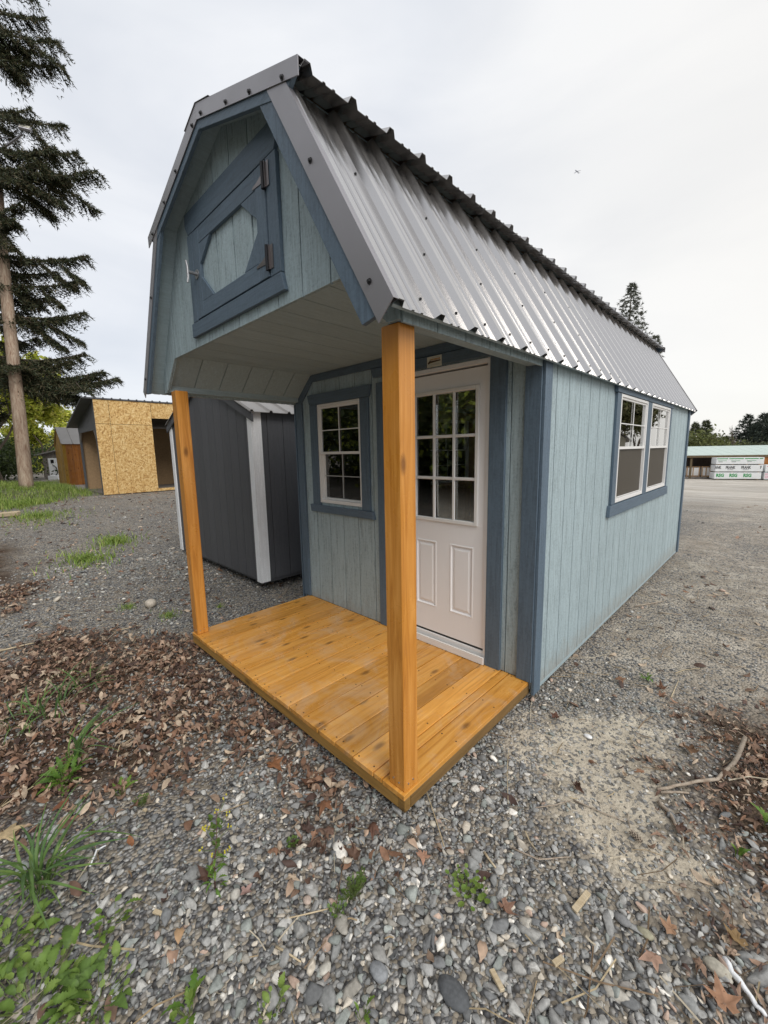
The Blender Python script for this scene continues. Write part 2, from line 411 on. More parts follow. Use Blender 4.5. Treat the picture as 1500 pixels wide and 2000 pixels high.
# ------------------------------------------------------------------ ground
def poly_mask(x, y, poly, soft):
    """signed soft inside mask of a polygon (numpy)"""
    x = np.asarray(x, float); y = np.asarray(y, float)
    ins = np.zeros(x.shape, bool); dist = np.full(x.shape, 1e9)
    n = len(poly)
    for i in range(n):
        x0, y0 = poly[i]; x1, y1 = poly[(i + 1) % n]
        c = ((y0 > y) != (y1 > y)) & (x < (x1 - x0) * (y - y0) / (y1 - y0 + 1e-12) + x0); ins ^= c
        dx, dy = x1 - x0, y1 - y0; t = np.clip(((x - x0) * dx + (y - y0) * dy) / (dx * dx + dy * dy + 1e-12), 0, 1)
        dist = np.minimum(dist, np.hypot(x - x0 - t * dx, y - y0 - t * dy))
    s = np.where(ins, dist, -dist)
    return np.clip(s / soft + .5, 0, 1)
LITTER_A = [gp(*p) for p in ((-250, 1330), (0, 1300), (120, 1235), (330, 1240), (390, 1268), (470, 1350), (620, 1470), (690, 1530), (620, 1560), (520, 1480), (420, 1500), (330, 1560), (180, 1550), (60, 1620), (-250, 1700))]
LITTER_B = [gp(*p) for p in ((1330, 1370), (1440, 1390), (1600, 1420), (1700, 1700), (1700, 2050), (1490, 2000), (1420, 1800), (1400, 1620), (1300, 1540), (1390, 1480))]
LITTER_C = [gp(*p) for p in ((-150, 1090), (30, 1080), (60, 1150), (0, 1200), (-200, 1190))]
LITTER_D = [gp(*p) for p in ((500, 1480), (620, 1490), (760, 1650), (740, 1720), (640, 1700), (560, 1620))]
SAND_A = [gp(*p) for p in ((1040, 1400), (1180, 1370), (1300, 1440), (1330, 1560), (1360, 1700), (1270, 1740), (1150, 1660), (1060, 1560), (1010, 1470))]
GREEN_A = [(-12, -3.5), (-12.2, -.6), (-13.3, .4), (-14.3, 1.2), (-16, 1.6), (-21, 1.4), (-21.5, -3.5)]
def masks(x, y):
    wob = (fbm(x * 3.1 + 9, y * 3.1) - .47)
    xs, ys = x + wob * .5, y + (fbm(x * 3.3, y * 2.9 + 40) - .47) * .5
    pat = np.clip(smooth(.36, .50, fbm(x * 2.6 + 50, y * 2.6 + 8)) + .62, 0, 1)
    lit = pat * np.maximum.reduce([poly_mask(xs, ys, LITTER_A, .35), poly_mask(xs, ys, LITTER_B, .35), poly_mask(xs, ys, LITTER_C, .5), .45 * poly_mask(xs, ys, LITTER_D, .3)])
    sand = poly_mask(xs, ys, SAND_A, .35)
    gap = smooth(.46, .58, fbm(x * 1.7 + 31, y * 1.7 + 3)) 
    dirt = smooth(.7, 2.4, y) * smooth(-.3, .3, x + .1)
    green = poly_mask(xs, ys, GREEN_A, .8)
    return lit, sand, gap, dirt, green

def build_ground():
    def axis(lo, hi, c0, c1, fine):
        a = list(np.arange(c0, c1 + 1e-6, fine)); s = fine
        b = [c1]; 
        while b[-1] < hi: s *= 1.13; b.append(b[-1] + s)
        s = fine; c = [c0]
        while c[-1] > lo: s *= 1.13; c.append(c[-1] - s)
        return np.array(sorted(set(c[1:])) + a + b[1:])
    X = axis(-900, 900, -7.0, 2.6, .055); Y = axis(-900, 900, -2.2, 7.0, .055)
    gx, gy = np.meshgrid(X, Y, indexing='ij'); z = hgt(gx, gy)
    V = np.stack([gx, gy, z], -1).reshape(-1, 3); ny = len(Y)
    i, j = np.meshgrid(np.arange(len(X) - 1), np.arange(ny - 1), indexing='ij'); a = (i * ny + j).ravel()
    F = np.stack([a, a + ny, a + ny + 1, a + 1], -1)
    lit, sand, gap, dirt, green = [m.ravel() for m in masks(gx, gy)]
    far = smooth(6, 26, np.hypot(gx, gy)).ravel()
    m = Mt('gravel_ground', rough=.95, spec=.2)
    me = np_mesh('ground', V, F, m.m, None, True)
    for nm, arr in (('mask_a', np.stack([lit, sand, gap], -1)), ('mask_b', np.stack([dirt, green, far], -1))):
        c4 = np.ones((len(V), 4), np.float32); c4[:, :3] = arr
        at_ = me.color_attributes.new(nm, 'FLOAT_COLOR', 'POINT'); at_.data.foreach_set('color', c4.ravel())
    A = m.n('ShaderNodeAttribute', attribute_name='mask_a'); B = m.n('ShaderNodeAttribute', attribute_name='mask_b')
    sa = m.n('ShaderNodeSeparateColor'); m.l(A.outputs['Color'], sa.inputs[0]); sb = m.n('ShaderNodeSeparateColor'); m.l(B.outputs['Color'], sb.inputs[0])
    v = m.coord((1, 1, 1), False)
    nf = m.noise(v, 9, 6, .65); nb = m.noise(v, .8, 5, .6); nm = m.noise(v, 70, 3, .6)
    vo = m.n('ShaderNodeTexVoronoi'); vo.inputs['Scale'].default_value = 62; m.l(v, vo.inputs['Vector'])
    vc = m.n('ShaderNodeSeparateColor'); m.l(vo.outputs['Color'], vc.inputs[0])
    vo2 = m.n('ShaderNodeTexVoronoi'); vo2.inputs['Scale'].default_value = 24; m.l(v, vo2.inputs['Vector'])
    vc2 = m.n('ShaderNodeSeparateColor'); m.l(vo2.outputs['Color'], vc2.inputs[0])
    stone = m.ramp(vc.outputs[0], [(0, (.10, .10, .105)), (.45, (.22, .22, .22)), (.8, (.34, .33, .315)), (1, (.58, .56, .52))])
    stone = m.mix(1.0, stone, m.ramp(vo.outputs['Distance'], [(.25, (1, 1, 1)), (.75, (.35, .33, .30))]), 'MULTIPLY')
    soil = m.ramp(nf, [(.3, (.19, .165, .13)), (.55, (.32, .28, .225)), (.75, (.47, .42, .34))])
    sandc = m.ramp(nf, [(.3, (.39, .34, .265)), (.55, (.55, .49, .39)), (.75, (.68, .62, .51))])
    brown = m.ramp(nf, [(.3, (.05, .033, .022)), (.7, (.12, .082, .055))])
    grn = m.ramp(nf, [(.3, (.045, .06, .02)), (.7, (.13, .14, .06))])
    # embedded stone chips: only some cells show, the rest is soil
    cover = m.ramp(m.math('ADD', vc.outputs[1], m.math('MULTIPLY', m.math('SUBTRACT', nb, .5), 1.2)), [(.34, (0, 0, 0)), (.40, (1, 1, 1))])
    base = m.mix(cover, soil, stone)
    dsoil = m.ramp(m.noise(v, 5, 6, .7), [(.3, (.22, .185, .145)), (.52, (.37, .325, .265)), (.76, (.56, .51, .43))])
    dcov = m.ramp(m.math('ADD', vc.outputs[1], m.math('MULTIPLY', m.math('SUBTRACT', nb, .5), 1.6)), [(.62, (0, 0, 0)), (.68, (1, 1, 1))])
    dirt_c = m.mix(dcov, dsoil, stone)
    col = m.mix(sb.outputs[0], base, dirt_c)
    
    sandc = m.mix(.5, sandc, m.ramp(nm, [(.3, (.62, .60, .57)), (.7, (1.0, 1.0, 1.0))]), 'MULTIPLY')
    sfac = m.ramp(m.math('ADD', sa.outputs[1], m.math('MULTIPLY', m.math('SUBTRACT', nf, .5), 1.3)), [(.35, (0, 0, 0)), (.65, (1, 1, 1))])
    col = m.mix(sfac, col, m.mix(m.math('MULTIPLY', dcov, .8), sandc, stone))
    col = m.mix(sa.outputs[0], col, brown)
    col = m.mix(m.math('MULTIPLY', sb.outputs[1], .7), col, grn)
    farc = m.ramp(m.noise(m.coord((.22, .9, 1), False), 1.0, 8, .75), [(.32, (.36, .32, .265)), (.5, (.56, .51, .44)), (.66, (.84, .80, .73))])
    farl = m.ramp(m.noise(m.coord((1.6, 1.6, 1), False), 1.0, 9, .8), [(.36, (.12, .088, .06)), (.5, (.28, .25, .215)), (.64, (.50, .46, .42))])
    sx = m.n('ShaderNodeSeparateXYZ'); m.l(m.tc.outputs['Object'], sx.inputs[0])
    side = m.ramp(m.math('MULTIPLY', m.math('ADD', sx.outputs['Y'], -4.0), .12), [(0, (0, 0, 0)), (1, (1, 1, 1))])
    streak = m.noise(m.coord((.06, 1.5, 1), False, (0, 0, .25)), 1.0, 5, .7, .6)
    farc = m.mix(m.math('MULTIPLY', m.ramp(streak, [(.50, (0, 0, 0)), (.62, (1, 1, 1))]), .55), farc, (.84, .81, .75))
    farc = m.mix(m.math('MULTIPLY', m.ramp(streak, [(.36, (1, 1, 1)), (.46, (0, 0, 0))]), .5), farc, (.26, .23, .19))
    far_mix = m.mix(side, farl, farc)
    col = m.mix(m.math('MULTIPLY', sb.outputs[2], .8), col, far_mix)
    m.color(col)
    h = m.math('ADD', m.math('MULTIPLY', vo.outputs['Distance'], -.8), m.math('MULTIPLY', nf, .8))
    h = m.math('ADD', m.math('MULTIPLY', h, m.math('SUBTRACT', 1.0, sa.outputs[1])), m.math('MULTIPLY', m.math('MULTIPLY', nm, .55), sa.outputs[1]))
    m.bump(h, .9, .02)
    o = link('ground', me); tag(o, kind='structure')
build_ground()

# icosphere templates
def ico(sub):
    import bmesh
    bm = bmesh.new(); bmesh.ops.create_icosphere(bm, subdivisions=sub, radius=1)
    V = np.array([v.co[:] for v in bm.verts]); F = np.array([[v.index for v in f.verts] for f in bm.faces]); bm.free(); return V, F
ICO1, ICO2 = ico(1), ico(2)
def rot_mats(n, tilt=None):
    a = RNG.random(n) * 2 * np.pi; t = (RNG.random(n) * 2 - 1) * (tilt if tilt is not None else np.pi); b = RNG.random(n) * 2 * np.pi
    ca, sa, ct, st, cb, sb = np.cos(a), np.sin(a), np.cos(t), np.sin(t), np.cos(b), np.sin(b)
    Z = np.zeros(n); O = np.ones(n)
    Ra = np.stack([ca, -sa, Z, sa, ca, Z, Z, Z, O], -1).reshape(n, 3, 3)
    Rt = np.stack([O, Z, Z, Z, ct, -st, Z, st, ct], -1).reshape(n, 3, 3)
    Rb = np.stack([cb, -sb, Z, sb, cb, Z, Z, Z, O], -1).reshape(n, 3, 3)
    return Ra @ Rt @ Rb
STONE_COLS = np.array([(.205, .21, .21), (.27, .272, .27), (.135, .14, .145), (.35, .35, .34), (.32, .305, .275), (.225, .245, .235), (.46, .42, .36), (.19, .18, .17), (.62, .60, .56), (.36, .27, .22)])
STONE_P = np.array([.2, .19, .14, .13, .08, .10, .05, .06, .025, .025]); STONE_P = STONE_P / STONE_P.sum(); STONE_COLS = STONE_COLS * np.array([1.24, 1.22, 1.18])
def stones(P, S, tmpl):
    n = len(P); V0, F0 = tmpl; nv = len(V0)
    sh = np.stack([.75 + RNG.random(n) * .7, .6 + RNG.random(n) * .45, .38 + RNG.random(n) * .35], -1)
    V = V0[None] * (1 + (RNG.random((n, nv, 1)) - .5) * .45)
    # chop with random planes for crushed, angular faces
    for k in range(8):
        d = RNG.normal(size=(n, 3)); d /= np.linalg.norm(d, axis=1, keepdims=True)
        dd = np.einsum('nvk,nk->nv', V, d); ex = np.clip(dd - .44, 0, None); V = V - ex[..., None] * d[:, None, :]
    V = V * sh[:, None, :] * 1.22
    V = np.einsum('nij,nvj->nvi', rot_mats(n, .5), V) * S[:, None, None]
    V = V + P[:, None, :]
    F = (F0[None] + (np.arange(n) * nv)[:, None, None]).reshape(-1, 3)
    c = STONE_COLS[RNG.choice(len(STONE_COLS), n, p=STONE_P)] * (.72 + RNG.random((n, 1)) * .55)
    return V.reshape(-1, 3), F, np.repeat(c, nv, 0)
def in_shed(x, y): return (x > -2.30) & (x < -.08) & (y > .06) & (y < 6.0)
def scatter(region, dens, rmin=0):
    x0, x1, y0, y1 = region; n = int((x1 - x0) * (y1 - y0) * dens)
    x = x0 + RNG.random(n) * (x1 - x0); y = y0 + RNG.random(n) * (y1 - y0); return x, y
def view_keep(x, y, m=.25):
    """keep what lies within a wide cone round the photographed direction"""
    dx, dy = x - CAM[0], y - CAM[1]; d = np.hypot(dx, dy)
    c = (dx * math.sin(YAW) + dy * math.cos(YAW)) / np.maximum(d, 1e-6)
    return c > .55 - m
def build_gravel():
    parts = []
    X, Y = [], []
    for reg, dens in (((-2.6, 1.7, -1.7, 1.7), 3300), ((-6, 2.4, -3, 4.5), 700), ((-14, 5, -4, 12), 65)):
        x, y = scatter(reg, dens); X.append(x); Y.append(y)
    x = np.concatenate(X); y = np.concatenate(Y)
    k = view_keep(x, y) & ~in_shed(x, y); x, y = x[k], y[k]
    lit, sand, gap, dirt, green = masks(x, y)
    p = 1 - np.maximum(.60 * sand, .66 * gap); p *= 1 - .55 * lit; p *= 1 - .72 * dirt; p *= 1 - .75 * green
    k = RNG.random(len(x)) < p; x, y = x[k], y[k]; dirt = dirt[k]; sand = sand[k]
    d = np.hypot(x - CAM[0], y - CAM[1])
    s = np.exp(RNG.normal(np.log(.0083), .45, len(x))); s = np.clip(s, .0038, .034); s *= (1 - .30 * dirt) * (1 - .35 * sand)
    s = s * np.where(d > 5.5, 1.35, 1)
    z = hgt(x, y) + s * (.05 + .35 * RNG.random(len(x)))
    P = np.stack([x, y, z], -1); near = (d < 2.3) & (s > .0095)
    A = stones(P[near], s[near], ICO2); B = stones(P[~near], s[~near], ICO1)
    V = np.concatenate([A[0], B[0]]); F = np.concatenate([A[1], B[1] + len(A[0])]); C = np.concatenate([A[2], B[2]])
    print('gravel stones', len(x), 'tris', len(F))
    o = link('gravel', np_mesh('gravel', V, F, M_STONE, C)); tag(o, 'loose crushed grey gravel covering the yard around the shed', 'gravel', kind='stuff')
build_gravel()

def maple_template():
    """palmate leaf: centre + inner + outer ring"""
    prof = []
    lobes = [(-2.3, .62), (-1.2, .92), (0, 1.08), (1.2, .92), (2.3, .62)]
    N = 20
    for i in range(N):
        a = -math.pi + 2 * math.pi * i / N
        r = .38
        for la, lr in lobes: r = max(r, lr * (1 - min(1, abs(a - la) / .42) * .62))
        if abs(abs(a) - math.pi) < .25: r = .12
        prof.append((a, r))
    V = [(0, 0, 0)] + [(math.cos(a) * r * .5, math.sin(a) * r * .5, 0) for a, r in prof] + [(math.cos(a) * r, math.sin(a) * r, 0) for a, r in prof]
    F = []
    for i in range(N):
        j = (i + 1) % N
        F.append((0, 1 + i, 1 + j)); F.append((1 + i, 1 + N + i, 1 + N + j)); F.append((1 + i, 1 + N + j, 1 + j))
    return np.array(V, float), np.array(F)
def small_leaf_template():
    V = [(-1, 0, 0), (-.55, .3, 0), (-.55, -.3, 0), (0, .45, 0), (0, 0, 0), (0, -.45, 0), (.55, .28, 0), (.55, -.28, 0), (1, 0, 0)]
    F = [(0, 2, 4), (0, 4, 1), (1, 4, 3), (2, 5, 4), (4, 5, 7), (4, 6, 3), (4, 7, 8), (4, 8, 6)]
    return np.array(V, float), np.array(F)
MAPLE, SLEAF = maple_template(), small_leaf_template()
NLEAF = (SLEAF[0] * np.array([1, .55, 1]), SLEAF[1])
BROWNS = np.array([(.22, .135, .09), (.15, .09, .065), (.31, .20, .14), (.42, .30, .215), (.10, .062, .05), (.26, .145, .09), (.52, .41, .30)])
def leaves(P, S, tmpl, curl=1.0, tilt=.7, cols=BROWNS, cp=None):
    n = len(P); V0, F0 = tmpl; nv = len(V0)
    th = RNG.random(n) * np.pi; k1 = (RNG.random(n) * 1.5 + .35) * curl; k2 = (RNG.random(n) - .3) * .9 * curl
    u = V0[None, :, 0] * np.cos(th)[:, None] + V0[None, :, 1] * np.sin(th)[:, None]; v = -V0[None, :, 0] * np.sin(th)[:, None] + V0[None, :, 1] * np.cos(th)[:, None]
    # roll about v axis
    ang = u * k1[:, None] * 1.2; kk = np.maximum(k1[:, None] * 1.2, .05)
    uu = np.sin(ang) / kk; ww = (1 - np.cos(ang)) / kk + v * v * k2[:, None] + (RNG.random((n, nv)) - .5) * .12 * curl
    V = np.stack([uu, v, ww], -1)
    flip = np.where(RNG.random(n) < .45, -1, 1); V[..., 2] *= flip[:, None]
    V = np.einsum('nij,nvj->nvi', rot_mats(n, tilt), V) * S[:, None, None]
    lo = V[..., 2].min(1); V[..., 2] -= (lo * .75)[:, None]
    V = V + P[:, None, :]
    F = (F0[None] + (np.arange(n) * nv)[:, None, None]).reshape(-1, 3)
    c = cols[RNG.choice(len(cols), n, p=cp)] * (.75 + RNG.random((n, 1)) * .55)
    c = np.repeat(c, nv, 0) * (1 + (RNG.random((n * nv, 1)) - .5) * .2)
    return V.reshape(-1, 3), F, c
def build_litter():
    out = []
    def put(x, y, s, tm, curl, tilt, dz=0):
        P = np.stack([x, y, hgt(x, y) + dz], -1); out.append(leaves(P, s, tm, curl, tilt))
    x, y = scatter((-5.5, 1.9, -2.6, 2.4), 1550); k = view_keep(x, y) & ~in_shed(x, y); x, y = x[k], y[k]
    lit = masks(x, y)[0]; k = RNG.random(len(x)) < np.clip(lit * 1.2, 0, 1); x, y = x[k], y[k]
    u = RNG.random(len(x)); dz = RNG.random(len(x)) * .030; rt_ = x > .3
    A = (u < .17) & ~rt_; put(x[A], y[A], .028 + RNG.random(A.sum()) * .022, MAPLE, 1.9, .9, dz[A])
    A = (u >= .17) & (u < .6) & ~rt_; put(x[A], y[A], .018 + RNG.random(A.sum()) * .018, SLEAF, 1.5, 1.1, dz[A])
    A = (u >= .6) & ~rt_; put(x[A], y[A], .012 + RNG.random(A.sum()) * .014, NLEAF, 1.6, 1.2, dz[A])
    A = rt_ & (u < .10); put(x[A], y[A], .026 + RNG.random(A.sum()) * .018, MAPLE, 2.0, .8, dz[A] * .6)
    A = rt_ & (u >= .10); put(x[A], y[A], .010 + RNG.random(A.sum()) * .020, NLEAF, 1.4, .6, dz[A] * .6)
    # strays along the deck, towards the camera and to the right
    x, y = scatter((-6, 1.9, -2.6, 5), 9); k = view_keep(x, y) & ~in_shed(x, y); x, y = x[k], y[k]
    put(x, y, .02 + RNG.random(len(x)) * .025, SLEAF, 1.1, .5)
    x, y = scatter((-18, -3, -3, 6), 13); x2, y2 = scatter((.1, 4, 3, 16), 2.0); x = np.r_[x, x2]; y = np.r_[y, y2]
    put(x, y, .03 + RNG.random(len(x)) * .03, SLEAF, .9, .5)
    V = []; F = []; C = []; b = 0
    for v, f, c in out: V.append(v); F.append(f + b); C.append(c); b += len(v)
    o = link('leaf_litter', np_mesh('leaf_litter', np.concatenate(V), np.concatenate(F), M_LEAF, np.concatenate(C)))
    tag(o, 'brown curled dry leaves drifted beside the deck and along the right edge', 'dead leaves', kind='stuff')
    print('litter leaves', sum(len(f) for f in F))
build_litter()
def dry_stems():
    mb_v, mb_f, cols = [], [], []
    x, y = scatter((-5, 1.9, -2.2, 4.5), 34); k = view_keep(x, y) & ~in_shed(x, y); x, y = x[k], y[k]; n = len(x)
    L_ = .015 + RNG.random(n) ** 3 * .16; a = RNG.random(n) * 2 * np.pi; w = .0011 + RNG.random(n) * .0016; bend = (RNG.random(n) - .5) * .5
    V = np.zeros((n, 3, 2, 3)); 
    for i, t in enumerate((-1, 0, 1)):
        aa = a + bend * t; px = x + np.cos(aa) * L_ * t; py = y + np.sin(aa) * L_ * t; z = hgt(px, py) + .010 + RNG.random(n) * .006
        for j, s in enumerate((-1, 1)):
            V[:, i, j, 0] = px - np.sin(a) * w * s; V[:, i, j, 1] = py + np.cos(a) * w * s; V[:, i, j, 2] = z + .0008 * s
    base = (np.arange(n) * 6)[:, None]
    F = np.concatenate([base + np.array([0, 1, 3, 2]), base + np.array([2, 3, 5, 4])])
    c = np.array([(.45, .36, .22), (.34, .25, .14), (.22, .15, .09), (.55, .48, .36)])[RNG.integers(0, 4, n)]
    o = link('dry_stems', np_mesh('dry_stems', V.reshape(-1, 3), F, M_LEAF, np.repeat(c, 6, 0))); tag(o, 'dry straw and needle bits scattered over the gravel', 'straw', kind='stuff')
dry_stems()

# ================================================================== the cabin
GX0, GX1, FY, LY = -2.44, 0.0, 1.18, 5.954        # left / right wall, cabin front, cabin back
class Plane:
    def __init__(s, org, U, N): s.o = Vector(org); s.U = Vector(U); s.N = Vector(N); s.Z = Vector((0, 0, 1))
    def p(s, u, z, n=0): return s.o + s.U * u + s.Z * z + s.N * n
    def box(s, mb, u0, u1, z0, z1, n0, n1):
        return mb.prism([s.p(u0, z0, n0), s.p(u1, z0, n0), s.p(u1, z1, n0), s.p(u0, z1, n0)], s.N * (n1 - n0))
    def poly(s, mb, pts, n0, n1): return mb.prism([s.p(u, z, n0) for u, z in pts], s.N * (n1 - n0))
def lin(pts):
    def f(x):
        if x <= pts[0][0]: return pts[0][1]
        for (a, b), (c, d) in zip(pts, pts[1:]):
            if x <= c: return b + (d - b) * (x - a) / (c - a)
        return pts[-1][1]
    f.k = [p[0] for p in pts]; return f
def const(v):
    f = lambda x: v; f.k = []; return f
def wall(parent, name, mat, pl, u0, u1, zlo, zhi, holes=(), pitch=None, first=None, gap=.0075, n0=0.0, n1=.008, label=None):
    """vertical boards (or one sheet when pitch is None) cut to the profile and round the holes"""
    cuts = [u0]
    if pitch:
        g = first
        while g <= u0 + .02: g += pitch
        while g < u1 - .02: cuts.append(g); g += pitch
    cuts.append(u1); res = []
    for i, (a, b) in enumerate(zip(cuts, cuts[1:])):
        aa = a + (gap / 2 if i else 0); bb = b - (gap / 2 if i < len(cuts) - 2 else 0)
        br = {aa, bb}
        for k in list(zlo.k) + list(zhi.k) + [h[0] for h in holes] + [h[1] for h in holes]:
            if aa + 1e-4 < k < bb - 1e-4: br.add(k)
        br = sorted(br); pcs = []
        for c, d in zip(br, br[1:]):
            m = (c + d) / 2; e = 1e-6; spans = []
            hs = sorted([h for h in holes if h[0] < m < h[1]], key=lambda h: h[2])
            lo = (zlo(c + e), zlo(d - e)); top = (zhi(c + e), zhi(d - e))
            for h in hs:
                spans.append((lo, (h[2], h[2]))); lo = (h[3], h[3])
            spans.append((lo, top))
            for (l0, l1), (t0, t1) in spans:
                if t0 - l0 < .004 and t1 - l1 < .004: continue
                pcs.append((c, d, l0, l1, max(t0, l0 + 1e-4), max(t1, l1 + 1e-4)))
        comp = []                                   # pieces that touch stay one board, the others are boards of their own
        for q in pcs:
            hit = [g for g in comp if any(abs(r_[1] - q[0]) < 1e-5 and min(r_[5], q[4]) - max(r_[3], q[2]) > .003 for r_ in g)]
            g = [q]
            for h in hit: g = h + g; comp.remove(h)
            comp.append(g)
        for g in comp:
            mb = MB()
            for (c, d, l0, l1, t0, t1) in g: pl.poly(mb, [(c, l0), (d, l1), (d, t1), (c, t0)], n0, n1)
            res.append(mb.build(name, mat, parent))
    return res

def shed_empty(name, label, cat='shed'): return empty(name, (0, 0, 0), label, cat)
S = empty('cabin_shed', (0, 0, 0), 'pale teal barn-roofed cabin shed with slate blue trim and honey stained front porch', 'shed')
P_GAB = Plane((0, 0, 0), (1, 0, 0), (0, -1, 0))
P_FR = Plane((0, FY, 0), (1, 0, 0), (0, -1, 0))
P_RT = Plane((0, 0, 0), (0, 1, 0), (1, 0, 0))
P_LT = Plane((GX0, 0, 0), (0, 1, 0), (-1, 0, 0))
P_BK = Plane((0, LY, 0), (1, 0, 0), (0, 1, 0))

# roof profile (outer surface)
RC = -1.22
E_X, E_Z, B_X, B_Z, R_Z = .071, 1.913, -.366, 2.828, 3.133      # eave, break and ridge on the right; mirrored on the left
mir = lambda x: 2 * RC - x
T_X, T_Z = -.430, 2.752                                          # head of the steep slope, tucked under the upper one
roof_line = lin([(mir(E_X), E_Z), (mir(T_X), T_Z), (RC, R_Z - .04), (T_X, T_Z), (E_X, E_Z)])
def under(d):
    return lin([(mir(E_X), E_Z - d * 2.2), (mir(T_X), T_Z - d * 1.15), (RC, R_Z - .04 - d), (T_X, T_Z - d * 1.15), (E_X, E_Z - d * 2.2)])

# --- deck
boards = [-.019, -.1545, -.2095]; x = -.2095
while x - .1406 > -2.33: x -= .1406; boards.append(x)
boards[-1] = -2.349
for i, (a, b) in enumerate(zip(boards, boards[1:])):
    dz = random.uniform(-.0016, .0016); g = .0033
    o = MB().box((b + g, random.uniform(-.003, .003), -.025 + dz), (a - g, FY - .009, dz)).build('deck_board', M_DECK, S, bevel=.0015)
    mb = MB()
    if abs(a - b) > .1:
        for yy in (.03, .42, .80, 1.14):
            for xx in (a - .025, b + .025):
                xx += random.uniform(-.006, .006); y_ = yy + random.uniform(-.012, .012)
                mb.tube([(xx, y_, dz - .002), (xx, y_, dz + .0006)], .0046, 6)
        mb.build('deck_screw', M_PRINTB, o)
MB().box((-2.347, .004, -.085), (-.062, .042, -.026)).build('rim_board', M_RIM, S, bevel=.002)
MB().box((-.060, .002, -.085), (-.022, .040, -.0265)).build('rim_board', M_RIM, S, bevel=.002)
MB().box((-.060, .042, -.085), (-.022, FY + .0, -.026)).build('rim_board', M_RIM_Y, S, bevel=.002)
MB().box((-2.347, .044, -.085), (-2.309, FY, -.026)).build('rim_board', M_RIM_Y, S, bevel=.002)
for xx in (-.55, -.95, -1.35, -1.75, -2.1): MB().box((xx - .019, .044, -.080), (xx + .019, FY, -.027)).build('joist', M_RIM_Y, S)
for xx in (-.27, -.85, -1.55, -2.17): MB().box((xx - .045, .10, -.172), (xx + .045, LY - .1, -.087)).build('skid', M_SKID, S)

# --- posts
def post(x0, x1, zt):
    o = MB().box((x0, .012, .001), (x1, .101, zt)).build('post', M_POST, S, bevel=.004)
    mb = MB()
    for (px_, py_, d) in ((x0 + .028, .0115, 'y'), (x0 + .06, .0115, 'y'), (x1 + .0005, .035, 'x'), (x1 + .0005, .065, 'x')):
        z_ = .035 + random.uniform(-.004, .004)
        if d == 'y': mb.tube([(px_, py_, z_), (px_, py_ - .002, z_)], .0042, 7)
        else: mb.tube([(px_, py_, z_), (px_ + .002, py_, z_)], .0042, 7)
    mb.build('post_screw', M_STEEL, o)
    # a knot with its ring on the porch-right face
    mb = MB(); mb.tube([(x1 - .0004, .055, 1.06), (x1 + .0008, .055, 1.06)], .014, 12)
    return o
post(-.122, -.030, 1.895); post(-2.345, -2.256, 1.912)

# --- gable front (y = 0) with the loft door
GAB_H = (-1.642, -.796, 2.252, 2.742)
g_lo = lin([(-2.415, 1.905), (-2.37, 1.905), (-2.155, 2.115), (-.285, 2.115), (-.07, 1.895), (-.012, 1.895)])
def _top(d):
    e = Vector((T_X - E_X, T_Z - E_Z)).normalized(); u = Vector((RC - B_X, R_Z - B_Z)).normalized()
    n1 = Vector((e.y, -e.x)); n2 = Vector((-u.y, u.x)); n1 = n1 if n1.y > 0 else -n1; n2 = n2 if n2.y > 0 else -n2
    p = Vector((E_X, E_Z)) - n1 * d; q = Vector((B_X, B_Z)) - n2 * d
    den = e.x * u.y - e.y * u.x; t = ((q.x - p.x) * u.y - (q.y - p.y) * u.x) / den; b = p + e * t; r = q + u * ((RC - q.x) / u.x)
    return lin([(mir(p.x), p.y), (mir(b.x), b.y), (RC, r.y), (b.x, b.y), (p.x, p.y)])
g_hi = _top(.029)
wall(S, 'siding_board', M_SIDE, P_GAB, -2.415, -.012, g_lo, g_hi, [GAB_H], .1965, -2.343, n0=-.002, n1=.008)
wall(S, 'sheathing', M_SIDE, P_GAB, -2.41, -.014, g_lo, g_hi, [GAB_H], None, n0=-.012, n1=-.0045)
tr = lambda *a, nm='trim_board', mat=M_TRIM_X, n0=.009, n1=.030, pl=P_GAB, bv=.002: pl.poly(MB(), list(a), n0, n1).build(nm, mat, S, bevel=bv)
tr((-1.70, 2.745), (-.715, 2.745), (-.690, 2.80), (-.690, 2.868), (-1.735, 2.868), (-1.735, 2.80))
tr((-1.745, 2.168), (-.680, 2.168), (-.705, 2.250), (-1.745, 2.250))
tr((-.790, 2.2515), (-.704, 2.2515), (-.704, 2.743), (-.790, 2.743), mat=M_TRIM)
tr((-1.715, 2.2515), (-1.648, 2.2515), (-1.648, 2.743), (-1.715, 2.743), mat=M_TRIM)
# loft door: boards behind, frame boards and corner braces on it
ld = P_GAB.box(MB(), -1.639, -.799, 2.255, 2.739, -.012, -.004).build('loft_door', M_SIDE, S)
wall(ld, 'door_board', M_SIDE, P_GAB, -1.636, -.802, const(2.258), const(2.736), [], .20, -1.36, gap=.015, n0=-.0035, n1=.012)
def ldp(pts, mat=M_TRIM_X, n1=.031): P_GAB.poly(MB(), pts, .0125, n1).build('frame_board', mat, ld, bevel=.0015)
ldp([(-1.637, 2.257), (-1.552, 2.257), (-1.552, 2.737), (-1.637, 2.737)], M_TRIM, .0315)
ldp([(-.886, 2.257), (-.801, 2.257), (-.801, 2.737), (-.886, 2.737)], M_TRIM, .0315)
ldp([(-1.5505, 2.655), (-.8875, 2.655), (-.8875, 2.737), (-1.5505, 2.737)])
ldp([(-1.5505, 2.257), (-.8875, 2.257), (-.8875, 2.338), (-1.5505, 2.338)])
ldp([(-1.5505, 2.545), (-1.40, 2.6535), (-1.5505, 2.6535)], M_TRIM, .0298); ldp([(-.8875, 2.53), (-.8875, 2.6535), (-1.035, 2.6535)], M_TRIM, .0298)
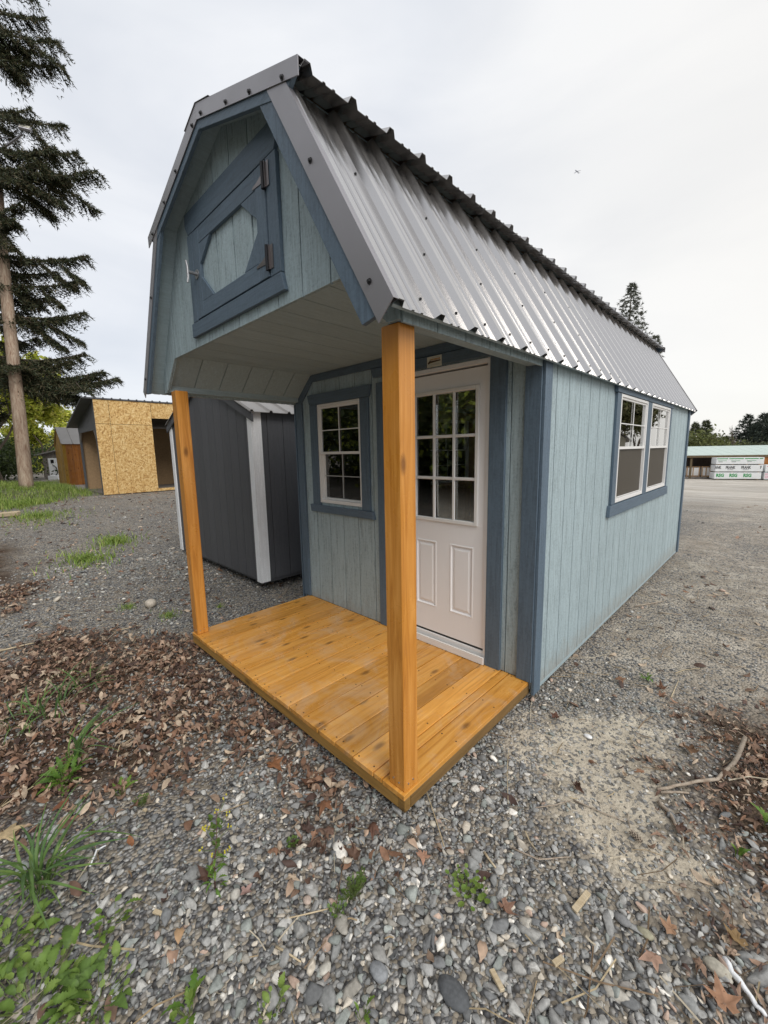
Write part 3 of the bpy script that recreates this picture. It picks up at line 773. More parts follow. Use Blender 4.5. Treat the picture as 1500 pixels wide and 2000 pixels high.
ldp([(-1.5505, 2.3395), (-1.405, 2.3395), (-1.5505, 2.475)], M_TRIM, .0298); ldp([(-.8875, 2.3395), (-.8875, 2.475), (-1.035, 2.3395)], M_TRIM, .0298)
def hinge(z):
    mb = MB(); P_GAB.poly(mb, [(-.808, z - .018), (-.808, z + .022), (-.86, z + .005), (-.905, z - .003), (-.905, z - .012)], .032, .0345)
    P_GAB.box(mb, -.785, -.757, z - .048, z + .052, .032, .0345)
    P_GAB.poly(mb, [(-.796, z - .05), (-.780, z - .05), (-.780, z + .055), (-.796, z + .055)], .0346, .040)
    h = mb.build('hinge', M_HINGE, ld)
    MB().tube([(-.797, -.040, z - .052), (-.797, -.040, z + .056)], .0095, 10).build('hinge_barrel', M_BLACK, ld)
    return h
hinge(2.672); hinge(2.330)
mb = MB(); mb.tube([(-1.60, -.0315, 2.50), (-1.60, -.036, 2.50)], .026, 14); mb.tube([(-1.60, -.036, 2.50), (-1.60, -.085, 2.50)], .009, 10)
mb.tube([(-1.60, -.092, 2.44), (-1.60, -.086, 2.47), (-1.60, -.086, 2.53), (-1.60, -.092, 2.56)], [.005, .007, .007, .005], 8)
mb.build('t_handle', M_HANDLE, ld, sm=False)

# --- porch ceiling, sloped cheeks, headers
CX0, CX1, CZ = -2.152, -.288, 2.135
P_TOP = None
cuts = [CX0]; g = CX0 + .12
while g < CX1 - .03: cuts.append(g); g += .198
cuts.append(CX1)
for a, b in zip(cuts, cuts[1:]): MB().box((a + .0022, .013, CZ), (b - .0022, FY - .02, CZ + .008)).build('ceiling_board', M_SIDE_Y, S)
MB().box((CX0, .013, CZ + .0085), (CX1, FY - .02, CZ + .016)).build('ceiling_sheet', M_SIDE_Y, S)
for sgn, xa, xb in ((1, -.288, -.045), (-1, -2.152, -2.395)):
    za, zb = CZ, 1.925; yy = .013; nrm = Vector((-(zb - za), 0, (xb - xa))).normalized()
    if nrm.z < 0: nrm = -nrm
    ycuts = [.013, .19, .385, .585, .785, .985, FY - .02]
    for y0, y1 in zip(ycuts, ycuts[1:]):
        MB().prism([(xa, y0 + .003, za), (xb, y0 + .003, zb), (xb, y1 - .003, zb), (xa, y1 - .003, za)], nrm * .008).build('soffit_board', M_SIDE_X, S)
    MB().prism([Vector(p) + nrm * .0085 for p in ((xa, .013, za), (xb, .013, zb), (xb, FY - .02, zb), (xa, FY - .02, za))], nrm * .008).build('soffit_sheet', M_SIDE_X, S)
# headers under the eaves
MB().box((-.085, .013, 1.897), (-.012, FY - .03, 1.990)).build('header_beam', M_SIDE_Y, S)
MB().box((-2.428, .013, 1.914), (-2.360, FY - .03, 1.990)).build('header_beam', M_SIDE_Y, S)
yc = [.0, .20, .395, .59, .785, .98, FY - .001]
for y0, y1 in zip(yc, yc[1:]):
    MB().box((-.0115, y0 + .003, 1.885), (-.001, y1 - .003, 1.978)).build('fascia_board', M_SIDE, S)
    MB().box((-2.440, y0 + .003, 1.90), (-2.4295, y1 - .003, 1.978)).build('fascia_board', M_SIDE, S)

# --- cabin front wall
W_F = (-2.085, -1.500, .975, 1.868)
D_F = (-1.062, -.325, -.03, 1.992)
f_lo = const(.002); f_hi = lin([(-2.44, 1.96), (-2.14, 2.17), (-.30, 2.17), (0, 1.96)])
wall(S, 'siding_board', M_SIDE, P_FR, -2.43, -.002, f_lo, f_hi, [W_F, D_F], .198, -2.366, n0=-.002, n1=.008)
wall(S, 'sheathing', M_SIDE, P_FR, -2.43, -.002, f_lo, f_hi, [W_F, D_F], None, n0=-.010, n1=-.0045)
wall(S, 'inner_sheet', M_INNER, P_FR, -2.43, -.01, f_lo, f_hi, [W_F, D_F], None, n0=-.016, n1=-.0105)
fr = lambda *a, **k: tr(*a, pl=P_FR, **k)
fr((-2.413, .003), (-2.318, .003), (-2.318, 1.905), (-2.413, 1.905), nm='corner_trim', mat=M_TRIM)
fr((-.098, .003), (-.0005, .003), (-.0005, 1.93), (-.098, 1.93), nm='corner_trim', mat=M_TRIM)
fr((-2.145, 2.072), (-.295, 2.072), (-.270, 2.132), (-2.170, 2.132), nm='band_trim', n1=.027)
fr((-2.413, 1.907), (-2.318, 1.907), (-2.147, 2.072), (-2.172, 2.131), nm='band_trim', mat=M_TRIM, n1=.0265)
fr((-.0005, 1.932), (-.098, 1.932), (-.293, 2.072), (-.268, 2.131), nm='band_trim', mat=M_TRIM, n1=.0265)
# window trim
fr((-2.19, .952), (-2.083, .952), (-2.083, 1.868), (-2.19, 1.868), nm='window_trim', mat=M_TRIM)
fr((-1.502, .952), (-1.405, .952), (-1.405, 1.868), (-1.502, 1.868), nm='window_trim', mat=M_TRIM)
fr((-2.19, 1.870), (-1.395, 1.870), (-1.368, 1.960), (-2.215, 1.960), nm='window_trim', n1=.034)
fr((-2.225, .884), (-1.352, .884), (-1.372, .950), (-2.235, .950), nm='window_trim', n1=.034)
# door trim
fr((-1.31, .003), (-1.205, .003), (-1.205, 1.960), (-1.31, 1.960), nm='door_trim', mat=M_TRIM)
fr((-1.170, .003), (-1.064, .003), (-1.064, 1.998), (-1.170, 1.998), nm='door_trim', mat=M_TRIM)
fr((-.323, .003), (-.215, .003), (-.215, 1.998), (-.323, 1.998), nm='door_trim', mat=M_TRIM)
fr((-1.335, 1.9995), (-.20, 1.9995), (-.215, 2.068), (-1.36, 2.068), nm='door_trim', n1=.034)
# maker's sticker over the door
st = P_FR.box(MB(), -.800, -.678, 1.992, 2.062, .0345, .0352).build('maker_sticker', M_STICK, S)
mb = MB(); P_FR.poly(mb, [(-.795, 2.022), (-.778, 2.036), (-.772, 2.052), (-.770, 2.033), (-.690, 2.033), (-.686, 2.026), (-.770, 2.020), (-.790, 2.014)], .0353, .0357)
mb.build('sticker_swoosh', M_PRINTB, st)
mb = MB()
for k in range(7): P_FR.box(mb, -.765 + k * .0108, -.7575 + k * .0108, 2.036, 2.047, .0353, .0357)
mb.build('sticker_print', M_PRINTO, st)
mb = MB()
for k in range(11): P_FR.box(mb, -.760 + k * .0062, -.7565 + k * .0062, 2.051, 2.055, .0353, .0357)
for k in range(3): P_FR.box(mb, -.786, -.694, 2.003 + k * .004, 2.0045 + k * .004, .0353, .0357)
mb.build('sticker_print', M_GRILLE, st)

def window(parent, pl, u0, u1, z0, z1, lower='grid', screen=False, label=None):
    """double-hung vinyl window: frame > sash rails, panes, muntins, screen"""
    zm = (z0 + z1) / 2 + .012; fw = .022
    mb = MB(); n0, n1 = -.05, .022
    pl.box(mb, u0, u0 + fw, z0, z1, n0, n1); pl.box(mb, u1 - fw, u1, z0, z1, n0, n1)
    pl.box(mb, u0 + fw, u1 - fw, z1 - fw, z1, n0, n1 - .001); pl.box(mb, u0 + fw, u1 - fw, z0, z0 + fw * 1.3, n0, n1 - .001)
    fr_ = mb.build('window', M_VINYL, parent, bevel=.0012)
    if label: fr_['label'] = label
    a, b = u0 + fw + .0005, u1 - fw - .0005; s = .016
    def sash(za, zb, n0, n1):
        mb = MB(); pl.box(mb, a, a + s, za, zb, n0, n1); pl.box(mb, b - s, b, za, zb, n0, n1)
        pl.box(mb, a + s, b - s, zb - s, zb, n0, n1 - .0008); pl.box(mb, a + s, b - s, za, za + s, n0, n1 - .0008)
        mb.build('sash', M_VINYL, fr_, bevel=.0008)
    sash(zm - .010, z1 - fw - .0005, -.010, .012); sash(z0 + fw * 1.3 + .0005, zm + .012, -.034, -.0105)
    mb = MB(); pl.box(mb, a, b, zm - .012, zm + .010, .0125, .018); mb.build('meeting_rail', M_VINYL, fr_)
    um = (a + b) / 2
    ga, gb = a + s, b - s
    u_lo, u_hi = zm + .006, z1 - fw - s; l_lo, l_hi = z0 + fw * 1.3 + s, zm - .006
    def grid(za, zb, n, mat, w=.008):
        zc = (za + zb) / 2; mb = MB(); pl.box(mb, um - w / 2, um + w / 2, za, zb, n - .003, n + .003); mb.build('muntin', mat, fr_)
        mb = MB(); pl.box(mb, ga, um - w / 2 - .0004, zc - w / 2, zc + w / 2, n - .003, n + .0028); pl.box(mb, um + w / 2 + .0004, gb, zc - w / 2, zc + w / 2, n - .003, n + .0028); mb.build('muntin', mat, fr_)
        for (p, q) in ((ga, um - w / 2), (um + w / 2, gb)):
            for (r_, t_) in ((za, zc - w / 2), (zc + w / 2, zb)):
                mb = MB(); pl.box(mb, p + .0003, q - .0003, r_ + .0003, t_ - .0003, n - .0105, n - .0075); mb.build('pane', M_GLASS, fr_)
    grid(u_lo, u_hi, .009, M_VINYL)
    if lower == 'grid': grid(l_lo, l_hi, -.018, M_GRILLE, .007)
    else:
        mb = MB(); pl.box(mb, ga, gb, l_lo, l_hi, -.028, -.025); mb.build('pane', M_GLASS, fr_)
    if screen:
        mb = MB(); pl.box(mb, ga - .004, gb + .004, l_lo - .004, l_hi + .002, .0, .0006); mb.build('insect_screen', M_SCREEN, fr_)
        mb = MB(); e = .006
        pl.box(mb, ga - .01, ga - .004, l_lo - .01, l_hi + .003, -.002, .003); pl.box(mb, gb + .004, gb + .01, l_lo - .01, l_hi + .003, -.002, .003); pl.box(mb, ga - .004, gb + .004, l_lo - .01, l_lo - .004, -.002, .003)
        mb.build('screen_frame', M_VINYL, fr_)
    return fr_
window(S, P_FR, W_F[0] + .002, W_F[1] - .002, W_F[2] + .002, W_F[3] - .002)

# --- the door
DZ0, DZ1 = .098, 1.948
jm = MB(); P_FR.box(jm, -1.060, -1.042, .002, 1.990, -.04, .018); P_FR.box(jm, -.345, -.327, .002, 1.990, -.04, .018); P_FR.box(jm, -1.042, -.345, 1.960, 1.990, -.04, .0175)
jm.build('door_frame', M_DOOR, S, bevel=.0015)
P_FR.box(MB(), -1.06, -.327, .003, .055, .0305, .042).build('door_sill', M_VINYL, S, bevel=.002)
P_FR.poly(MB(), [(-1.0415, .010), (-.3455, .010), (-.3455, .082), (-1.0415, .082)], -.04, .010).build('door_sill', M_VINYL, S, bevel=.003)
P_FR.box(MB(), -1.040, -.347, .083, .096, -.03, .0).build('door_sweep', M_RUBBER, S)
GL = (-.927, -.432, .962, 1.816)
dr = MB()
hx = [GL]; PA = [(-.935, -.745, .288, .790), (-.628, -.437, .288, .790)]
u0_, u1_ = -1.039, -.348
# slab built as stiles, rails and a lock rail round the openings
P_FR.box(dr, u0_, PA[0][0], DZ0, DZ1, -.036, .002); P_FR.box(dr, PA[1][1], u1_, DZ0, DZ1, -.036, .002)
P_FR.box(dr, PA[0][0], PA[1][1], DZ0, .288, -.036, .002); P_FR.box(dr, PA[0][0], PA[1][1], .790, GL[2], -.036, .002); P_FR.box(dr, PA[0][0], PA[1][1], GL[3], DZ1, -.036, .002)
P_FR.box(dr, PA[0][1], PA[1][0], .288, .790, -.036, .002)
P_FR.box(dr, PA[0][0], GL[0], GL[2], GL[3], -.036, .002); P_FR.box(dr, GL[1], PA[1][1], GL[2], GL[3], -.036, .002) if GL[1] < PA[1][1] else None
door = dr.build('door', M_DOOR, S)
door['label'] = 'white entry door with nine glass lites above two raised panels'
for (a, b, c, d) in PA:
    mb = MB()
    def ring(i0, n_0, i1, n_1):
        q0 = [(a + i0, c + i0), (b - i0, c + i0), (b - i0, d - i0), (a + i0, d - i0)]; q1 = [(a + i1, c + i1), (b - i1, c + i1), (b - i1, d - i1), (a + i1, d - i1)]
        V = [P_FR.p(u, z, n_0) for u, z in q0] + [P_FR.p(u, z, n_1) for u, z in q1]
        mb.add(V, [(k, (k + 1) % 4, 4 + (k + 1) % 4, 4 + k) for k in range(4)])
    ring(0, .002, .004, .0045); ring(.004, .0045, .010, .0045); ring(.010, .0045, .016, -.007); ring(.016, -.007, .022, -.007); ring(.022, -.007, .042, .001)
    V = [P_FR.p(u, z, .001) for u, z in ((a + .042, c + .042), (b - .042, c + .042), (b - .042, d - .042), (a + .042, d - .042))]
    mb.add(V, [(0, 1, 2, 3)]); mb.build('raised_panel', M_DOOR, door)
# lite frame with muntins
mb = MB(); a, b, c, d = GL; e = .026
P_FR.box(mb, a - e, a, c - e, d + e, .0025, .014); P_FR.box(mb, b, b + e, c - e, d + e, .0025, .014); P_FR.box(mb, a, b, d, d + e, .0025, .0138); P_FR.box(mb, a, b, c - e, c, .0025, .0138)
lf = mb.build('lite_frame', M_VINYL, door, bevel=.003)
for k in (1, 2):
    u = a + (b - a) * k / 3; P_FR.box(MB(), u - .010, u + .010, c, d, -.002, .012).build('muntin', M_VINYL, door, bevel=.003)
for k in (1, 2):
    z = c + (d - c) * k / 3
    P_FR.box(MB(), a, b, z - .010, z + .010, -.002, .0112).build('muntin', M_VINYL, door, bevel=.003)
for i in range(3):
    for k in range(3):
        w_, h_ = (b - a) / 3, (d - c) / 3
        P_FR.box(MB(), a + i * w_ + (.0105 if i else .0005), a + (i + 1) * w_ - (.0105 if i < 2 else .0005), c + k * h_ + (.0105 if k else .0005), c + (k + 1) * h_ - (.0105 if k < 2 else .0005), -.010, -.007).build('pane', M_GLASS, door)
MB().tube([(-1.005, FY - .004, .93), (-1.005, FY - .035, .93), (-1.005, FY - .05, .93), (-1.005, FY - .07, .93)], [.026, .012, .026, .02], 14).build('door_knob', M_STEEL, door, sm=True)
# folded note taped inside the upper left lite
P_FR.poly(MB(), [(-.900, 1.60), (-.795, 1.60), (-.790, 1.775), (-.835, 1.770), (-.875, 1.70)], -.0135, -.0125).build('taped_note', M_PAPER, door)

# --- right side wall
W1, W2 = (2.605, 3.500, .975, 1.862), (3.668, 4.560, .975, 1.862)
s_lo = const(-.078); s_hi = const(1.978)
wall(S, 'siding_board', M_SIDE, P_RT, FY - .001, LY, s_lo, s_hi, [W1, W2], .1935, 1.3595, gap=.0078, n0=-.012, n1=-.001)
wall(S, 'sheathing', M_SIDE, P_RT, FY - .0, LY, s_lo, s_hi, [W1, W2], None, n0=-.024, n1=-.0145)
wall(S, 'inner_sheet', M_INNER, P_RT, FY + .02, LY - .02, const(0), const(1.97), [W1, W2], None, n0=-.030, n1=-.0245)
MB().box((-.03, FY, -.079), (.0015, LY, -.058)).build('base_trim', M_SIDE_Y, S)
rt = lambda *a, **k: tr(*a, pl=P_RT, n0=.0, **k)
rt((FY - .022, -.077), (FY + .070, -.077), (FY + .070, 1.93), (FY - .022, 1.93), nm='corner_trim', mat=M_TRIM, n1=.018)
rt((FY - .022, 1.932), (FY + .085, 1.932), (FY + .085, 1.965), (FY - .022, 1.965), nm='corner_trim', mat=M_TRIM, n1=.019)
rt((LY - .088, -.077), (LY, -.077), (LY, 1.962), (LY - .088, 1.962), nm='corner_trim', mat=M_TRIM, n1=.018)
rt((2.478, 1.864), (4.70, 1.864), (4.70, 1.945), (2.478, 1.945), nm='window_trim', mat=M_TRIM_Y, n1=.028)
rt((2.505, .967), (2.603, .967), (2.603, 1.862), (2.505, 1.862), nm='window_trim', mat=M_TRIM, n1=.021)
rt((3.502, .967), (3.666, .967), (3.666, 1.862), (3.502, 1.862), nm='window_trim', mat=M_TRIM, n1=.021)
rt((4.562, .967), (4.660, .967), (4.660, 1.862), (4.562, 1.862), nm='window_trim', mat=M_TRIM, n1=.021)
rt((2.452, .872), (4.722, .872), (4.70, .965), (2.470, .965), nm='window_trim', mat=M_TRIM_Y, n1=.028)
window(S, P_RT, W1[0] + .002, W1[1] - .002, W1[2] + .002, W1[3] - .002, lower='plain', screen=True)
window(S, P_RT, W2[0] + .002, W2[1] - .002, W2[2] + .002, W2[3] - .002, lower='grid', screen=True)

# --- left and back walls
W3 = (3.15, 4.15, .98, 1.86)
wall(S, 'siding_board', M_SIDE, P_LT, FY, LY, s_lo, s_hi, [W3], .1935, 1.3595, n0=-.008, n1=-.001)
wall(S, 'sheathing', M_SIDE, P_LT, FY, LY, s_lo, s_hi, [W3], None, n0=-.018, n1=-.0085)
wall(S, 'inner_sheet', M_INNER, P_LT, FY + .02, LY - .02, const(0), const(1.97), [W3], None, n0=-.024, n1=-.0185)
window(S, P_LT, W3[0] + .002, W3[1] - .002, W3[2] + .002, W3[3] - .002)
P_LT.box(MB(), 3.05, 4.25, .88, .975, 0, .025).build('window_trim', M_TRIM_Y, S)
P_LT.box(MB(), 3.05, 4.25, 1.864, 1.96, 0, .025).build('window_trim', M_TRIM_Y, S)
P_LT.box(MB(), FY - .02, FY + .07, -.077, 1.985, 0, .018).build('corner_trim', M_TRIM, S)
P_LT.box(MB(), LY - .09, LY, -.077, 1.985, 0, .018).build('corner_trim', M_TRIM, S)
b_hi = _top(.029)
wall(S, 'siding_board', M_SIDE, P_BK, -2.43, -.01, const(-.078), b_hi, [], .198, -2.366, n0=-.002, n1=.006)
wall(S, 'sheathing', M_SIDE, P_BK, -2.43, -.01, const(-.07), b_hi, [], None, n0=-.012, n1=-.0045)
# --- interior: floor, studs, rails, loft ceiling
MB().box((-2.41, FY + .002, -.02), (-.025, LY - .015, -.001)).build('floor', M_PLY, S)
for xx in (-2.41, -.115):
    for k in range(12):
        yy = 1.25 + k * .4064
        if (xx < -1 and 3.1 < yy < 4.15) or (xx > -1 and (2.6 < yy < 3.45 or 3.7 < yy < 4.5)):
            MB().box((xx, yy, 0), (xx + .089, yy + .038, .94)).build('stud', M_STUD, S)
        else: MB().box((xx, yy, 0), (xx + .089, yy + .038, 1.93)).build('stud', M_STUD, S)
for k in range(6): MB().box((-2.2 + k * .4, LY - .11, 0), (-2.162 + k * .4, LY - .02, 2.13)).build('stud', M_STUD, S)
for xx in (-2.30, -1.30, -1.205, -.30, -.2): MB().box((xx - .019, FY + .018, 0), (xx + .019, FY + .107, 2.13)).build('stud', M_STUD, S)
MB().box((-2.41, 3.05, .942), (-2.32, 4.3, .975)).build('window_rail', M_STUD, S)
MB().box((-.115, 2.55, .942), (-.026, 4.6, .972)).build('window_rail', M_STUD, S)
MB().box((-2.33, FY + .02, 2.10), (-.11, LY - .02, 2.115)).build('loft_floor', M_PLY, S)
for k in range(11): MB().box((-2.33, 1.4 + k * .41, 2.01), (-.11, 1.438 + k * .41, 2.098)).build('loft_joist', M_STUD, S)

# --- roof deck (painted where it overhangs) and ribbed metal
Y0, Y1 = -.1335, LY + .1335
def slope_pts(side, up):
    """outer line of one slope: (x,z) at foot and head"""
    f = (lambda x: x) if side > 0 else mir
    if up: return (f(B_X), B_Z), (RC, R_Z)
    return (f(E_X), E_Z), (f(T_X), T_Z)
def rib_profile(w, start=0):
    """heights along the sheet: list of (y, h)"""
    p = []; n = 4; m = .2286
    y = 0
    for i in range(n):
        c = i * m
        p += [(c, .0), (c + .006, .0), (c + .018, .026), (c + .044, .026), (c + .060, .0)]
        for q in (.104, .152): p += [(c + q, 0), (c + q + .004, .0055), (c + q + .014, .0055), (c + q + .018, 0)]
    p.append((w, 0)); return p
def roof_sheet(side, up, k):
    (xf, zf), (xh, zh) = slope_pts(side, up)
    foot, head = Vector((xf, 0, zf)), Vector((xh, 0, zh))
    d = (head - foot).normalized(); n = Vector((-d.z, 0, d.x)) if side > 0 else Vector((d.z, 0, -d.x))
    if n.z < 0: n = -n
    if not up: head = head + d * .106
    ya = Y0 + .012 + k * .8865; w = .8865
    pr = rib_profile(.9144)
    sc_ = w / .9144; V = []; F = []
    off = -.019
    for j, (yy, h) in enumerate(pr):
        for P_, in ((foot,), (head,)):
            q = P_ + n * (off + h); V.append((q.x, ya + yy * sc_, q.z))
    for j, (yy, h) in enumerate(pr):
        for P_, in ((foot,), (head,)):
            q = P_ + n * (off + h - .0012); V.append((q.x, ya + yy * sc_, q.z))
    m = len(pr) * 2
    for j in range(len(pr) - 1):
        a = 2 * j; F.append((a, a + 2, a + 3, a + 1)); F.append((m + a, m + a + 1, m + a + 3, m + a + 2))
        F.append((a, m + a, m + a + 2, a + 2)); F.append((a + 1, a + 3, m + a + 3, m + a + 1))
    o = MB().add(V, F).build('roof_panel', M_ROOF, S, fixn=False)
    return o, foot, head, n, ya
scr = MB(); scr.tube([(0, 0, 0), (0, 0, .0025)], .0100, 10); scr.tube([(0, 0, .0025), (0, 0, .009)], .0058, 6)
scr_me = scr.build('screw', M_SCREW); scr_mesh = scr_me.data; bpy.data.objects.remove(scr_me)
def put_screw(p, n, parent, sc_=1.0):
    o = link('screw', scr_mesh, parent); o.scale = (sc_,) * 3; o.rotation_euler = Vector(n).to_track_quat('Z', 'Y').to_euler(); o.location = p
for side in (1, -1):
    for up in (False, True):
        for k in range(7):
            o, foot, head, n, ya = roof_sheet(side, up, k)
            if side > 0 and not up:
                for t in (.075, .36, .66, .93):
                    for i in range(4):
                        if t != .075 and (i + int(t * 10)) % 2: continue
                        q = foot.lerp(head, t) + n * (-.0188); yy = ya + (.2286 * (i + 1) - .024) * .97 + random.uniform(-.004, .004)
                        put_screw((q.x, yy, q.z), n, o, .62)
def isect(p, d, q, e):
    """intersection of two 2D lines p+t d, q+s e"""
    den = d[0] * e[1] - d[1] * e[0]; t = ((q[0] - p[0]) * e[1] - (q[1] - p[1]) * e[0]) / den
    return (p[0] + d[0] * t, p[1] + d[1] * t)
def chain(d0, d1_=None):
    """right-hand half of the roof cross-section at depth d: eave, break, ridge"""
    d1_ = d0 if d1_ is None else d1_
    e, t, bb, r = (E_X, E_Z), (T_X, T_Z), (B_X, B_Z), (RC, R_Z)
    def off(p, q, d):
        v = Vector((q[0] - p[0], q[1] - p[1])).normalized(); n = Vector((v.y, -v.x))
        if n.y < 0: n = -n
        return (p[0] - n.x * d, p[1] - n.y * d), (v.x, v.y)
    pe, de = off(e, t, d0); pu, du = off(bb, r, d1_)
    brk = isect(pe, de, pu, du); rdg = isect(pu, du, (RC, 0), (0, 1))
    return pe, brk, rdg, de, du
def deck_piece(side, up, d0, d1, y0, y1, mat, nm):
    e0, b0, r0, de, du = chain(d0); e1, b1, r1, _, _ = chain(d1)
    if up: pts = [b0, r0, r1, b1]
    else:
        k = .008; pts = [(e0[0] + de[0] * k, e0[1] + de[1] * k), b0, b1, (e1[0] + de[0] * k, e1[1] + de[1] * k)]
    if side < 0: pts = [(mir(x), z) for x, z in pts]
    MB().prism([(x, y0, z) for x, z in pts], (0, y1 - y0, 0)).build(nm, mat, S)
for side in (1, -1):
    for up in (False, True):
        deck_piece(side, up, .0225, .034, -.1, .02, M_SIDE_Y, 'soffit_board')
        deck_piece(side, up, .0225, .034, .021, LY + .1, M_INNER if up else M_SIDE_Y, 'roof_deck')
# ridge cap
mb = MB(); w = .15; zz = R_Z + .006
for s_ in (1, -1):
    mb.prism([(RC, Y0 - .004, zz), (RC + s_ * w, Y0 - .004, zz - w * .357 + .004), (RC + s_ * w, Y0 - .004, zz - w * .357 + .0025), (RC, Y0 - .004, zz - .0015)], (0, Y1 - Y0 + .008, 0))
mb.build('ridge_cap', M_RAKE, S)
# rake metal and painted rake boards, front and back
def rake(side, up, yf, sgn, mw, bw, umw, ubw):
    (xf, zf), (xh, zh) = slope_pts(side, up); foot, head = Vector((xf, 0, zf)), Vector((xh, 0, zh)); d = (head - foot).normalized()
    n = Vector((-d.z, 0, d.x)); n = n if n.z > 0 else -n
    def strip(pts, y0, y1, nm, mat, bv=0):
        if side < 0: pts = [(mir(x), z) for x, z in pts]
        return MB().prism([(x, y0, z) for x, z in pts], (0, y1 - y0, 0)).build(nm, mat, S, bevel=bv)
    def along(p, v, k): return (p[0] + v[0] * k, p[1] + v[1] * k)
    if up:
        e0, b0, r0, de, du = chain(-.003, -.003); e1, b1, r1, _, _ = chain(0, mw); e2, b2, r2, _, _ = chain(.0, mw + ubw); e3, b3, r3, _, _ = chain(.0, mw * .6)
        bf = (B_X, B_Z + .003)
        o = strip([bf, r0, r1, along(bf, (-.02, -1), mw)], yf, yf + sgn * .004, 'rake_trim', M_RAKE)
        strip([(B_X - .02, b3[1] - .01), r3, r2, (T_X - .03, chain(.03, mw + ubw)[1][1])], yf + sgn * .0065, yf + sgn * .026, 'rake_board', M_TRIM_X, .0015)
        strip([bf, r0, (r0[0], r0[1] + .0015), (bf[0], bf[1] + .0015)], yf, yf + sgn * .05, 'rake_trim', M_RAKE)
    else:
        top = umw * .5
        e0, b0, _, de, du = chain(-.003, top); e1, b1, *_ = chain(mw, top); e2, b2, *_ = chain(mw * .6, umw * .8); e3, b3, *_ = chain(mw + bw, umw + ubw * .5)
        o = strip([e0, b0, b1, along(e1, de, -.02)], yf + sgn * .0045, yf + sgn * .0085, 'rake_trim', M_RAKE)
        strip([along(e2, de, .0), b2, b3, along(e3, de, .035)], yf + sgn * .0095, yf + sgn * .029, 'rake_board', M_TRIM, .0015)
        e4, b4, *_ = chain(-.0045, top)
        strip([e0, b0, b4, e4], yf + sgn * .0045, yf + sgn * .06, 'rake_trim', M_RAKE)
    if sgn > 0:
        ln = (head - foot).length
        for t in ((.10, .38, .62, .92) if up else (.12, .70)):
            q = foot + d * (ln * t) - n * (mw * (.72 if up else .55)); put_screw((q.x, yf + (0 if up else .0045), q.z), (0, -1, 0), o)
for side in (1, -1):
    for up in (False, True):
        mw, bw = (.062, .038) if up else ((.086, .066) if side > 0 else (.055, .045))
        rake(side, up, Y0, 1, mw, bw, .062, .038); rake(side, up, Y1, -1, mw, bw, .062, .038)

